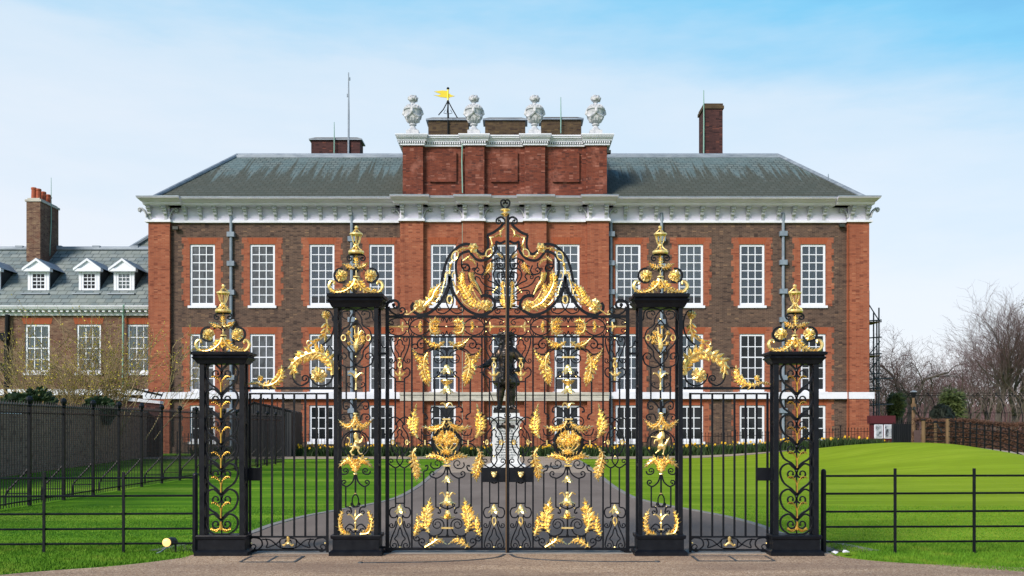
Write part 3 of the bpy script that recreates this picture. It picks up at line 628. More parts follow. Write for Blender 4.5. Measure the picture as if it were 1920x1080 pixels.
    # inner tracery
    g.scroll([(1170,-112),(1162,-40),(1178,20)], b=(-1,56,1.1), w=2.2); g.scroll([(1262,90),(1286,30),(1262,-30),(1205,-38)], b=(-1,40,.7), w=2.2)
    g.scroll([(1398,-60),(1402,-10),(1372,40)], b=(1,26,.9), w=2.0); g.scroll([(1478,-20),(1504,60),(1462,118),(1400,108)], b=(1,52,1.1), w=2.2)
    g.scroll([(1370,200),(1378,150),(1430,170),(1468,236),(1540,292),(1680,340),(1738,388)], a=(1,34,.9), w=2.0)
    g.scroll([(1496,118),(1560,108),(1588,150),(1560,200),(1650,244),(1732,304)], a=(-1,36,1.0), w=2.0)
    g.scroll([(1730,420),(1640,366),(1560,356)], b=(-1,36,1.0), w=2.0); g.scroll([(1500,452),(1590,430),(1660,500),(1714,506)], b=(-1,38,.9), w=2.2)
    g.scroll([(1690,-300),(1720,-240),(1790,-170),(1812,-90),(1800,20),(1740,24)], b=(1,40,.9), a=(-1,44,1.2), w=2.0)
    g.scroll([(1520,0),(1600,-40),(1640,-90),(1710,-130),(1790,-100)], w=2.0); g.scroll([(1600,-50),(1618,-96),(1660,-110)], b=(1,36,1.0), w=1.9); g.scroll([(1660,30),(1680,-30),(1730,-50)], b=(1,34,1.0), w=1.9)
    g.scroll([(1740,300),(1660,190),(1640,100),(1690,34),(1770,40),(1806,100)], b=(1,36,.8), w=2.1); g.scroll([(1740,250),(1700,150),(1712,100),(1760,82)], b=(1,26,1.0), w=1.9)
    g.scroll([(1820,140),(1790,210),(1764,190)], b=(1,20,.6), w=1.8)
    for q in ((1700,310),(1660,355),(1640,386),(1690,330)): g.bead(q[0], q[1], 17)
    g.scroll([(1812,640),(1790,600),(1720,600)], b=(-1,56,1.3), w=2.2)
    m = M(); g.lobes(m, [g.px(1812,618), g.px(1804,480), g.px(1790,330), g.px(1782,250)], 10.5, 11, sides=(-1,), stem=1.6, prof=lambda t: 1.05-.75*t); m.obj('gilded_palm', M_GOLD, t)
    g.oval(1782,272,28,44,1.4)
    m = M(); g.lobes(m, [g.px(1600,-62), g.px(1592,20), g.px(1516,112)], 7.5, 6, stem=1.2); m.obj('gilded_leaf', M_GOLD, t)
    for pts in (((1186,-84),(1232,-116),(1284,-162)),((1270,-108),(1344,-86),(1372,-20)),((1700,-196),(1752,-160),(1782,-130))):
        m = M(); g.lobes(m, [g.px(*p) for p in pts], 4.2, 4, stem=1.4); m.obj('gilded_sprig', M_GOLD, t)
    if meeting:                                  # the cover bar over the meeting of the two leaves, with its finial, rides on this leaf
        g2 = Iron(t, YG-.03)
        g2.bar(951.9,400,951.9,1037,5.6,6, name='cover_bar'); g2.bar(948.9,404,948.9,1037,1.1,7, name='lit_edge_strip', material=M_LITEDGE)  # the bar's lit edge is put in as a thin gold-brown strip
        g2.crop(720,370,8); X = 1855
        m = M(); a = g2.w(g2.px(1762,178)); b = g2.w(g2.px(1884,208))
        g2.turned(1820, [(44,172),(72,182),(68,200),(30,212),(26,232),(66,240),(74,252),(50,268),(30,290)], '', m=m, n=8); m.obj('gilded_finial', M_GOLD, t)
        g2.crop(720,370,8)
        g2.scroll([(1820,178),(1772,136),(1756,98)], b=(1,44,.95), ax=1820, w=3.0); 
        g2.scroll([(1822,392),(1806,330),(1762,296),(1716,310)], b=(-1,48,1.1), ax=1840, w=2.8)
    return t
gate_leaf(None, 'black and gold main gate leaf hinged on the lion pier, carrying the meeting bar', True)
gate_leaf(951.5, 'black and gold main gate leaf hinged on the horse pier, without the meeting bar', False)
# ------------------------------------------------------------------ gate piers
YP = 11.86                                       # front face of the piers
DEP = .30
def finial(t, mx, dx, dy, cxp):
    g = Iron(t, YP+.2, mx, dx, dy); g.crop(610,415,7.2); A = 424
    # measured on the front plane; the finial stands in the middle of the cap
    m = M(); g.turned(A, [(98,402),(106,408),(106,430),(99,446)], '', m=m, n=16)
    g.turned(A, [(24,345),(33,332),(33,316),(26,306)], '', m=m, n=12); g.turned(A, [(78,192),(88,186),(88,170),(80,163)], '', m=m, n=16)
    g.turned(A, [(12,120),(14,108),(10,100)], '', m=m, n=8); m.ball(g.w(g.px(A+2,85)), 26/7.2*g.k, 10, 7)
    c = g.w(g.px(A,0)); q = g.k/7.2
    for i in range(6):
        a = 2*PI*(i+.5)/6; ca, sa = math.cos(a), math.sin(a)
        def rib(prof, r): m.tube([Vector((c.x+rr*q*ca, g.Y+rr*q*sa, g.w(g.px(A,v)).z)) for rr, v in prof], r*q, 5)
        rib([(96,402),(62,380),(38,355),(30,335)], 8); rib([(28,312),(46,285),(56,245),(62,215),(74,192)], 7)
        if i % 2 == 0: rib([(78,164),(44,138),(14,112)], 8)
    m.obj('gilded_lantern_urn', M_GOLD, t)
    g.bar(A,446,A,960,3.2,name='finial_stem')
    g.scroll([(A,462),(380,456),(345,458)], b=(-1,44,1.2), ax=A, w=2.4)
    for pts in ([(424,625),(424,540),(424,462)], [(405,640),(330,620),(252,584)], [(440,636),(515,616),(574,574)]): g.leaf(pts, 46, 6, stem=1.3)
    m = M(); g.turned(A, [(12,640),(15,700),(13,742),(43,744),(44,760),(20,764)], '', m=m); m.obj('gilded_stem', M_GOLD, t)
    P = [(225+96*math.cos(math.radians(x)), 735+94*math.sin(math.radians(x))) for x in range(-80,-306,-15)]
    g.scroll(P, ax=A, w=3.2, name='finial_ring'); g.scroll([(290,668),(360,640),(A,700)], ax=A, w=2.0)
    g.rosette(230,738,88, ax=A, name='gilded_rosette', rings=((10,1.0),(8,.72),(6,.42)))
    for P, sg in g.both([(418,786),(372,870),(290,935),(190,962),(105,950),(64,886),(84,828),(124,820),(134,846)], A):
        m = M(); C = cr(P, 6); k = len(C); h = int(k*.52)
        g.lobes(m, C[:h][::2]+[C[h]], 11.5, 9, stem=1.5, prof=lambda t: 1.0-.55*t); m.tube([g.w(p,.02) for p in C[h-3:]], [g.k*(2.2+1.2*math.sin(PI*min(1,i/(k-h)*1.1)))*1.0 for i in range(len(C[h-3:]))], 7)
        e = C[-1]; m.ball(g.w(e,.02), 2.6*g.k, 8, 6); m.obj('gilded_scroll_leaf', M_GOLD, t)
def pier(mx, dx, dy, label, capw, x0, x1, postw, base, ledge, DEP=.30):
    """x0..x1: outer faces of the front posts in photograph pixels on the front plane; dx,dy shift the finial drawing"""
    k = YP/F; g = Iron(None, YP, mx)
    cxp = (x0+x1)/2; c = g.w((cxp, 1040)); t = thing('gate_pier', (c.x, YP+DEP/2, 0), label, 'gate pier', 'ironwork piers of the gateway')
    g.t = t; hw = (x1-x0)/2*k; pw = postw*k; top = W(0, capw[1], YP).z; zl = W(0, ledge[1], YP).z
    X = c.x
    for sx in (-1,1):
        for yy in (YP, YP+DEP-pw):
            m = M(); a = X+sx*hw; b = X+sx*(hw-pw); m.box(min(a,b), max(a,b), yy, yy+pw, zl, top); m.obj('post', M_IRON, t)
    m = M()
    for sx in (-1,1):
        for z in (zl+.30*(top-zl), zl+.65*(top-zl)):
            a = X+sx*(hw-.003); b = X+sx*(hw-pw+.006); m.box(min(a,b), max(a,b), YP+pw, YP+DEP-pw, z, z+.03)
    m.obj('tie_bar', M_IRON, t)
    def sqprof(name, prof):                      # stacked square mouldings (half width, z)
        m = M(); vs = []
        for r, z in prof:
            d = DEP/2 + (r-hw)
            vs += [(X-r, YP+DEP/2-d, z),(X+r, YP+DEP/2-d, z),(X+r, YP+DEP/2+d, z),(X-r, YP+DEP/2+d, z)]
        n = len(prof); m.add(vs, [(4*i+j,4*i+(j+1)%4,4*i+4+(j+1)%4,4*i+4+j) for i in range(n-1) for j in range(4)] + [(3,2,1,0),(4*n-4,4*n-3,4*n-2,4*n-1)])
        return m.obj(name, M_IRON, t)
    z = lambda py: W(0, py, YP).z
    r = (capw[2]-capw[0])/2*k; H0 = capw[1]; T = capw[3]; hh = H0-T
    sqprof('cap', [(hw*.98, z(H0)),(hw+.02, z(H0)),(hw+.03, z(H0-.12*hh)),(hw+.045, z(H0-.28*hh)),(hw+.075, z(H0-.48*hh)),(r-.03, z(H0-.62*hh)),(r-.022, z(T+.30*hh)),(r-.004, z(T+.27*hh)),(r, z(T+.08*hh)),(r-.02, z(T))])
    bl, ll = base, ledge
    rb = hw+.012; sqprof('plinth', [(hw+.052, 0),(hw+.052, .052),(hw+.03, .07),(rb, .08),(rb, zl-.052),(hw+.03, zl-.045),(hw+.036, zl-.012),(hw+.03, zl)])
    finial(t, mx, dx, dy, cxp)
    return t, g
def main_pier(mx, label, beast):
    t, g = pier(mx, -1.0, -.5, label, (614.5,576,720.5,550.5), 625.6, 708.6, 7.4, None, (0,1003))
    g.Y = YP+.04; g.k = g.Y/F
    g.crop(610,560,5.27); A = 303
    g.scroll([(470,190),(462,130),(420,100),(370,95),(300,122),(250,190),(236,262),(170,312),(150,385),(170,450),(228,515),(240,582),(303,655),(380,680),(450,648),(472,604)], a=(-1,40,1.0), b=(-1,48,1.2), ax=A, w=2.2)
    g.scroll([(390,205),(432,186),(436,136),(392,122)], b=(-1,26,.9), ax=A, w=1.9)
    g.scroll([(303,212),(258,268),(215,345),(205,400),(240,480),(303,556)], ax=A, w=2.1)
    g.oval(180,388,21,28,1.5, ax=A); g.bead(303,202,11); g.bead(303,574,11); g.bar(140,388,130,388,3,ax=A,name='tie')
    m = M(); g.turned(A, [(24,438),(27,456),(25,490),(15,512),(9,520),(5,530)], '', m=m)
    for (u,v,r,q) in ((303,368,30,6),(232,340,26,6),(290,282,22,5),(375,385,26,5),(235,440,24,5),(375,430,26,6),(360,345,20,5)): g.rosette(u, v, r, m=m, rings=((q,1.0),(5,.55)), jit=.4); g.wire([(303,445),((303+u)/2+(u-303)*.12,(445+v)/2+14),(u,v)], 1.0, m=m)
    g.wire([(312,440),(326,360),(330,285)], (1.8,1.0), m=m); g.wire([(320,420),(345,330),(372,322),(385,340)], 1.0, m=m)
    m.obj('gilded_flower_vase', M_GOLD, t)
    g.bar(207,680,207,1010,2.6, ax=A, name='bar'); g.bar(A,575,A,690,2.0,name='bar'); g.bar(A,900,A,1100,2.8,name='bar')
    m = M(); g.turned(A, [(4,684),(11,700),(8,722),(14,745),(17,770),(12,800),(5,830),(10,850),(11,880),(14,900),(5,908)], '', m=m)
    for sd in (-1,1): g.wire([(A,785),(A+sd*28,750),(A+sd*58,736),(A+sd*76,746)], (2.4,1.3), m=m)
    m.obj('gilded_spear', M_GOLD, t)
    g.scroll([(A,870),(270,885),(232,870)], b=(1,24,.9), ax=A, w=1.7); g.turned(A, [(7,982),(13,990),(7,998)], 'gilded_collar')
    g.scroll([(207,1008),(180,1030),(178,1064)], b=(-1,30,1.0), ax=A, w=2.2); g.scroll([(210,1010),(252,1034),(290,1085)], ax=A, w=2.2)
    g.crop(610,755,3.66); A = 207
    m = M(); g.turned(A, [(17,82),(18,76),(17,70)], '', m=m, n=8); m.obj('gilded_collar', M_GOLD, t)
    g.bar(A,-10,A,72,5,name='bar'); g.scroll([(178,128),(160,82),(132,78)], b=(-1,24,1.1), ax=A, w=2.1)
    g.leaf([(210,84),(192,140),(150,166),(92,120)], 30, 11, ax=A, stem=1.8, prof=lambda t: max(.35, math.sin(PI*(.14+.76*t))**.7))
    m = M()                                        # crown over the beast
    g.turned(A, [(17,190),(18,186),(17,178)], '', m=m, n=10)
    for a in range(0,360,60):
        ca, sa = math.cos(math.radians(a)), math.sin(math.radians(a)); q = g.k/3.66; c = g.w(g.px(A,0))
        m.tube([Vector((c.x+r*q*ca, g.Y+r*q*sa*.7, g.w(g.px(A,v)).z)) for r, v in ((16,178),(23,164),(19,152),(8,147),(0,150))], 1.1*g.k, 5)
        m.ball(Vector((c.x+16*q*ca, g.Y+16*q*sa*.7, g.w(g.px(A,170)).z)), 1.2*g.k, 6, 4)
    m.ball(g.w(g.px(A,142)), 1.4*g.k, 6, 5); m.ball(g.w(g.px(A,134)), .9*g.k, 6, 5); m.obj('gilded_crown', M_GOLD, t)
    g.oval(A,282,74,84,1.1,'ring',material=M_IRON,n=28); g.oval(A,284,98,92,1.2,'ring',material=M_IRON,n=28)
    # heraldic beast in relief
    m = M(); g.crop(*beast[0])
    q = g.c[2]
    for (x0,y0,r0,x1,y1,r1,*d) in beast[1]:
        n = 5; dd = d[0] if d else 0
        for i in range(n+1):
            s_ = i/n; m.ball(g.w(g.px(x0+(x1-x0)*s_, y0+(y1-y0)*s_), .02+dd), (r0+(r1-r0)*s_)/q*g.k, 8, 6, (1,.7,1))
    blob(m, beast[2], M_GOLD, t, .0042, 2)
    g.crop(610,755,3.66)
    g.leaf([(207,478),(196,425),(158,388),(94,440)], 36, 11, ax=A, stem=1.8, prof=lambda t: max(.4, math.sin(PI*(.16+.74*t))**.7)); g.leaf([(207,480),(206,430),(190,384)], 20, 6, ax=A, stem=1.2)
    m = M(); g.turned(A, [(15,484),(17,489),(15,494)], '', m=m, n=8); m.obj('gilded_collar', M_GOLD, t)
    g.scroll([(104,470),(114,490),(132,492)], b=(-1,23,1.3), ax=A, w=2.2)
    g.bar(A,494,A,622,3,name='bar'); g.scroll([(202,496),(186,545),(150,575),(126,568)], b=(1,20,1.1), ax=A, w=2.3); g.bar(140,574,140,716,2.6,ax=A,name='bar')
    g.turned(A, [(6,618),(11,624),(6,630)], 'gilded_collar'); g.oval(A,672,22,42,1.3,'link',material=M_IRON)
    g.scroll([(A,716),(190,714),(178,702)], b=(1,9,1.0), ax=A, w=1.8); g.bead(170,714,4, ax=A); g.scroll([(138,716),(168,718),(178,738)], b=(1,20,1.1), ax=A, w=2.3)
    g.leaf([(172,903),(114,888),(94,815),(122,738)], 32, 11, ax=A, stem=2.0, prof=lambda t: max(.4, math.sin(PI*(.2+.66*t))**.7))
    m = M(); g.turned(A, [(2,905),(4,880),(6,868),(6,835),(10,828),(5,818),(8,790),(9,775),(5,760),(4,735)], '', m=m, n=8)
    for sd in (-1,1): g.wire([(A,806),(A+sd*20,778),(A+sd*40,766),(A+sd*52,772)], (2.2,1.3), m=m)
    m.box(*(lambda a,b:(min(a.x,b.x),max(a.x,b.x),g.Y-.025,g.Y+.01,min(a.z,b.z),max(a.z,b.z)))(g.w(g.px(190,866)),g.w(g.px(225,872)))); m.obj('gilded_spear', M_GOLD, t)
    g.scroll([(A,888),(186,886),(172,868)], b=(-1,4,.05), ax=A, w=1.8); g.scroll([(A,890),(196,850),(168,834),(146,850)], b=(-1,22,1.1), ax=A, w=2.1)
    return t
LION = ((610,755,3.66), [(212,225,17,210,232,16),(206,216,8,214,210,7,.012),(212,238,17,218,262,15),(216,262,15,204,296,13),(222,250,9,244,264,7),(244,264,7,262,238,5.5),(262,238,6,258,236,7),(214,268,8,238,276,6.5,.012),(238,276,6.5,252,264,5.5,.012),(252,264,6,254,260,6,.012),
    (210,298,13,232,310,11,.012),(232,310,10,228,330,6.5,.012),(228,330,6.5,240,350,5.5,.012),(240,350,6,256,350,5,.012),(200,300,12,190,322,9),(190,322,8,174,338,6),(174,338,6,186,358,5.5),(186,358,6,198,358,4.5),(196,296,5,174,304,4),(174,304,4,160,290,4),(160,290,4,170,262,4),(170,262,4,164,244,5),(164,244,6,154,240,6)], 'gilded_lion')
def _mirr(l, ax): return [(2*ax-a,b,c,2*ax-d,e,f,*r) for (a,b,c,d,e,f,*r) in l]
HORSE = ((610+0,760,7.717), _mirr([(470,400,26,440,425,20),(440,425,20,412,445,13),(436,385,7,432,368,3),(462,385,8,470,376,4),(478,405,34,478,450,40),(500,420,16,505,470,14),(470,450,42,440,490,46),(440,490,46,455,545,36),(455,545,36,470,590,42),(420,470,20,385,462,14),(385,462,13,335,452,10),(335,452,11,325,458,11),
    (415,500,20,370,505,13,.02),(370,505,12,358,530,10,.02),(358,530,10,360,552,12,.02),(445,585,34,430,610,26),(430,610,22,445,640,14),(445,640,14,400,672,10),(400,672,10,386,690,12),(485,590,36,500,625,24,.02),(500,625,20,496,655,12,.02),(496,655,12,488,690,10,.02),(488,690,10,484,710,13,.02),
    (505,600,10,518,615,10),(518,615,10,528,560,20),(528,560,20,555,510,18),(555,510,17,582,460,6),(524,540,10,540,560,8),(545,500,10,566,516,5)], 463), 'gilded_horse')
HORSE = (HORSE[0], [(a-463+(207/3.66)*7.717,b,c,d-463+(207/3.66)*7.717,e,f,*r) for (a,b,c,d,e,f,*r) in HORSE[1]], HORSE[2])
main_pier(None, 'tall black gate pier holding a gilded prancing lion panel', LION)
main_pier(953.0, 'tall black gate pier holding a gilded rearing horse panel', HORSE)
def end_pier(mx, label):
    t, g = pier(mx, -250.3, 109.5, label, (363,682,472.5,659.5), 373.6, 457.6, 9.0, None, (0,1003.5), .20)
    g.Y = YP+.05; g.k = g.Y/F; A = 415.5
    g.bar(A,682,A,1004,2.4,name='bar')
    ys = [695,743,790.5,837,883,931,977.5]; 
    for i, y in enumerate(ys):
        yb = ys[i+1] if i < 6 else 1003
        pts = [(A,yb-3),(A-9,yb-14),(A-24,y+22),(A-30.5,y+5),(A-27,y-8),(A-15,y-13.5),(A-4,y-5)]
        if i == 6: pts = [(A,1002),(A-14,1001),(A-27,y+14),(A-30.5,y+2),(A-27,y-8),(A-15,y-13.5),(A-4,y-5)]
        g.scroll(pts, b=(1,10.5,1.35), ax=A, w=2.9); 
        m = M(); m.ball(g.w((A,y)), 3.4*g.k, 8, 6); m.obj('collar', M_IRON, t)
        yf = y+30 if i < 6 else None
        m = M()
        if i < 6:
            for sd in (-1,1):
                g.wire([(A+sd*.6,yf-2),(A+sd*3,yf-12),(A+sd*8.5,yf-19),(A+sd*15,yf-19.5),(A+sd*17.5,yf-16)], (.75,1.0), m=m, d0=.025)
                for q in range(5): p = (A+sd*(3+3.4*q), yf-12-2.2*min(q,3)+.6*max(0,q-3)); m.ball(g.w(p,.032), 1.2*g.k, 6, 4)
            g.wire([(A,yf-8),(A,yf+10)], (1.2,1.6), m=m, d0=.03)
        else:
            for sd in (-1,1):
                g.wire([(A,y+4),(A+sd*3,y+14),(A+sd*10,y+18),(A+sd*18,y+12)], (1.6,2.2), m=m, d0=.025)
                for q in range(5): m.ball(g.w((A+sd*(5+3.2*q), y+16.5-.9*abs(q-2)),.032), 2.0*g.k, 6, 4)
            g.wire([(A,y),(A,y+16)], 2.0, m=m, d0=.03)
        m.obj('gilded_sprig', M_OLDGOLD, t)
    return t
end_pier(None, 'shorter black gate pier of gilt heart scrolls beside the lit floodlight')
end_pier(954.5, 'shorter black gate pier of gilt heart scrolls beside the paper scraps')

# ------------------------------------------------------------------ side gates and the scrolled beams above them
def side_gate(mx, label):
    g = Iron(None, YG, mx); c = g.w((469,1035)); t = thing('side_gate', (c.x, YG, 0), label, 'gate', 'pair of plain side gates'); g.t = t
    g.bar(469,736.5,469,1035,3.6,4.5,name='stile'); g.bar(613.8,736.5,613.8,1038,4.2,5,name='stile')
    g.bar(467.2,738.2,616,738.2,3.0,4,name='rail'); g.bar(469,1006.4,614,1006.4,3.2,4,name='rail'); g.bar(469,1031,614,1031,3.4,4,name='rail')
    for i in range(6): g.bar(489.3+20.8*i,739,489.3+20.8*i,1006,3.3,name='bar')
    g.plate(455,877,490.8,901,.05,'lock_box',d0=.008)
    g.crop(350,720,3.177); A = 605
    g.scroll([(378,925),(398,915),(440,925),(450,960),(425,988)], b=(1,26,1.2), ax=A, w=2.2)
    g.scroll([(470,920),(482,948),(478,974),(530,955),(560,930)], ax=A, w=2.0); g.scroll([(450,925),(500,930),(560,975),(640,980)], ax=A, w=2.0)
    g.scroll([(560,975),(556,930),(585,918)], b=(1,20,1.1), ax=A, w=2.0)
    m = M(); g.turned(A, [(5,905),(12,915),(9,940),(13,950)], '', m=m)
    for sd in (-1,1): g.wire([(A,945),(A+sd*14,952),(A+sd*24,962),(A+sd*34,954)], (2.4,1.6), m=m)
    m.obj('gilded_sprig', M_GOLD, t); g.bead(384,948,6, ax=A)
side_gate(None, 'plain black side gate of upright bars between the lion pier and the end pier')
side_gate(954.0, 'plain black side gate of upright bars between the horse pier and the end pier')
def overthrow(mx, label):
    g = Iron(None, YG-.05, mx); c = g.w((545,728)); t = thing('scrolled_beam', (c.x, YG-.05, c.z), label, 'gate overthrow', 'scrolled beams above the side gates'); g.t = t
    g.bar(459,728,626,728,4.8,6,name='beam'); g.crop(460,570,6.355)
    g.leaf([(1046,846),(1034,720),(955,622),(830,582),(685,628),(575,712),(582,850)], 104, 15, stem=2.6, prof=lambda t: max(.45, math.sin(PI*(.18+.66*t))**.7))
    m = M(); g.wire([(756,500),(790,482),(872,440),(948,368),(978,280),(970,180)], (1.0,1.8), m=m); g.wire([(760,500),(736,470),(748,440),(780,446)], 1.2, m=m)
    for (u,v,x,y) in ((978,225,905,290),(982,240,1025,305),(976,290,900,345),(982,300,1010,370),(960,350,870,400),(965,350,955,460),(900,420,820,430),(800,474,745,520),(850,450,770,440)): m.lobe(g.w(g.px(u,v),.02), g.w(g.px(x,y),.02), 6.2*g.k, (0,-.03,0))
    m.obj('gilded_sprig', M_GOLD, t)
    g.rosette(962,130,56, name='gilded_rosette', rings=((8,1.0),(6,.6))); g.leaf([(880,580),(850,520),(846,470)], 34, 5, stem=1.2)
    g.rosette(876,846,100, name='gilded_rosette', rings=((10,1.0),(8,.68),(6,.38)))
    g.scroll([(1048,846),(1010,930),(920,975),(830,950),(780,880),(772,830)], w=2.6); g.scroll([(562,850),(592,930),(662,972),(726,946)], b=(-1,52,1.3), w=2.6)
    g.scroll([(955,75),(1010,90),(1052,180),(1054,300),(1000,420),(885,512)], w=2.4); g.scroll([(1050,560),(1000,500),(960,560)], b=(-1,30,.8), w=2.0)
    g.leaf([(140,938),(246,974),(352,944),(424,862),(434,762)], 76, 12, stem=2.2, prof=lambda t: max(.28, math.sin(PI*(.04+.80*t))**.9))
    g.leaf([(142,940),(90,944),(5,962)], 26, 6, stem=1.8); g.rosette(184,884,40, name='gilded_rosette', rings=((8,1.0),(6,.6)))
    g.bar(440,762,535,762,2.6,name='tie'); g.scroll([(590,700),(560,770),(562,850)], w=2.0)
overthrow(None, 'black beam with gilt acanthus scrolls reaching to the lion pier')
overthrow(954.0, 'black beam with gilt acanthus scrolls reaching to the horse pier')

# ------------------------------------------------------------------ estate fences either side
def estate_fence(x_end, xs, x_far, rails, label, ytop):
    s = 1 if x_far > x_end else -1
    p = W(x_end, 1035, YG); t = thing('estate_fence', (p.x, YG, 0), label, 'fence', 'estate fences flanking the gateway'); k = YG/F
    for a, b in rails:
        m = M(); m.tube([W(x_end, a, YG), W(x_far, b, YG)], 2.1*k, 6); m.obj('rail', M_IRON, t)
    for x in xs:
        m = M(); q = W(x, ytop, YG); m.box(q.x-2.2*k, q.x+2.2*k, YG-.035, YG-.008, -.05, q.z); m.obj('post', M_IRON, t)
    m = M(); q = W(x_end, ytop+3, YG); m.lathe((q.x,YG,0), [(.037,-.05),(.034,q.z-.02),(.028,q.z),(.01,q.z+.012)], 10); m.obj('end_post', M_IRON, t)
estate_fence(366, (233,84,-66,-216,-366), -480, ((895.7,899.5),(929.3,933),(963,966),(991,995),(1018.7,1023)), 'black five-rail fence on the grass behind the lit floodlight', 885)
estate_fence(1544, (1677,1825,1973,2121,2270), 2380, ((892.5,890.5),(925.8,922),(959.5,956),(988,985),(1016,1013)), 'black five-rail fence on the grass behind the paper scraps', 878)
# ------------------------------------------------------------------ the palace
YW = 57.5                                        # main wall plane
def X_(px, Y=YW): return (px-CX)/F*Y
def Z_(py, Y=YW): return H+(CY-py)/F*Y
pal = thing('palace', (X_(953), YW, 0), 'long brown and red brick palace with white cornice, urns and slate hipped roof', 'palace')
def pbox(m, x0, x1, y0, y1, Yf, Yb, sq=True):    # photographed rectangle on plane Yf, running back to Yb
    m.box(X_(x0,Yf), X_(x1,Yf), Yf, Yb, Z_(y1,Yf), Z_(y0,Yf))
def wall_with_openings(m, X0, X1, Z0, Z1, Y, holes, depth=.24):
    xs = sorted({X0,X1,*[h[0] for h in holes],*[h[1] for h in holes]}); zs = sorted({Z0,Z1,*[h[2] for h in holes],*[h[3] for h in holes]})
    for a,b in zip(xs, xs[1:]):
        for c,d in zip(zs, zs[1:]):
            if any(h[0] <= (a+b)/2 <= h[1] and h[2] <= (c+d)/2 <= h[3] for h in holes): continue
            m.quad((a,Y,c),(b,Y,c),(b,Y,d),(a,Y,d))
    for x0,x1,z0,z1 in holes:
        m.quad((x0,Y,z0),(x0,Y,z1),(x0,Y+depth,z1),(x0,Y+depth,z0)); m.quad((x1,Y,z1),(x1,Y,z0),(x1,Y+depth,z0),(x1,Y+depth,z1))
        m.quad((x0,Y,z1),(x1,Y,z1),(x1,Y+depth,z1),(x0,Y+depth,z1)); m.quad((x1,Y,z0),(x0,Y,z0),(x0,Y+depth,z0),(x1,Y+depth,z0))
YC = YW-.22                                      # centre breaks forward a little
UP = [379.5,492,603.5,715.5,1177.5,1295,1410,1524.5]; MID = [831,945.5,1063]
rows = {'upper':(458,573,47),'middle':(626,734.5,47),'lower':(760,828,47)}
def hole(cx, row, Y):
    y0,y1,w = rows[row]; return (X_(cx-w/2,Y), X_(cx+w/2,Y), Z_(y1,Y), Z_(y0,Y))
ZB, ZT = -.3, Z_(412)
m = M()
wall_with_openings(m, X_(281), X_(752), ZB, ZT, YW, [hole(c,r,YW) for c in UP[:4] for r in rows])
wall_with_openings(m, X_(1140), X_(1627), ZB, ZT, YW, [hole(c,r,YW) for c in UP[4:] for r in rows])
xl, xr = X_(281), X_(1627)
m.quad((xl,YW,ZB),(xl,YW,ZT),(xl,YW+16,ZT),(xl,YW+16,ZB)); m.quad((xr,YW,ZB),(xr,YW+16,ZB),(xr,YW+16,ZT),(xr,YW,ZT)); m.quad((xl,YW+16,ZB),(xr,YW+16,ZB),(xr,YW+16,ZT),(xl,YW+16,ZT))
m.obj('wall', M_DARKBRICK, pal, recalc=False)
m = M(); wall_with_openings(m, X_(752), X_(1140), ZB, ZT, YC, [hole(c,r,YC) for c in MID for r in rows]); 
m.quad((X_(752),YC,ZB),(X_(752),YC,ZT),(X_(752),YW+.1,ZT),(X_(752),YW+.1,ZB)); m.quad((X_(1140),YC,ZT),(X_(1140),YC,ZB),(X_(1140),YW+.1,ZB),(X_(1140),YW+.1,ZT))
m.obj('centre_wall', M_REDBRICK, pal, recalc=False)
PIL = [(281,321,YW-.25,YW-.002),(1587,1627,YW-.25,YW-.002),(752,795,YC-.3,YC-.002),(868,908,YC-.3,YC-.002),(983,1024,YC-.3,YC-.002),(1100,1140,YC-.3,YC-.002)]
for x0,x1,a,b in PIL:
    m = M(); m.box(X_(x0), X_(x1), a, b, ZB, Z_(416)); m.obj('pilaster', M_REDBRICK, pal)
# toothed red dressings and gauged flat arches round the windows
def dressing(cx, row, Y, tooth=True):
    y0,y1,w = rows[row]; x0, x1 = X_(cx-w/2,Y), X_(cx+w/2,Y); z0, z1 = Z_(y1+1,Y), Z_(y0,Y); top = Z_(y0-12.5,Y); yy = Y-.012
    m = M()
    if tooth:
        n = max(3, int(round((top-z0)/.33)))
        for sd, xe in ((-1,x0),(1,x1)):
            P = [Vector((xe,yy,z0))]
            for i in range(n):
                a = z0+(top-z0)*i/n; b = z0+(top-z0)*(i+1)/n; o = .37+ (.12 if i%2 else 0)+rnd.uniform(-.025,.025)
                P += [Vector((xe+sd*o,yy,a)), Vector((xe+sd*o,yy,b))]
            P.append(Vector((xe,yy,top))); m = M(); m.extr(P, (0,.014,0)); m.obj('window_dressing', M_REDBRICK, pal)
    m = M(); m.extr([Vector((x0-.02,yy-.004,z1+.002)),Vector((x1+.02,yy-.004,z1+.002)),Vector((x1+.16,yy-.004,top)),Vector((x0-.16,yy-.004,top))], (0,.02,0)); m.obj('flat_arch', M_GAUGED, pal)
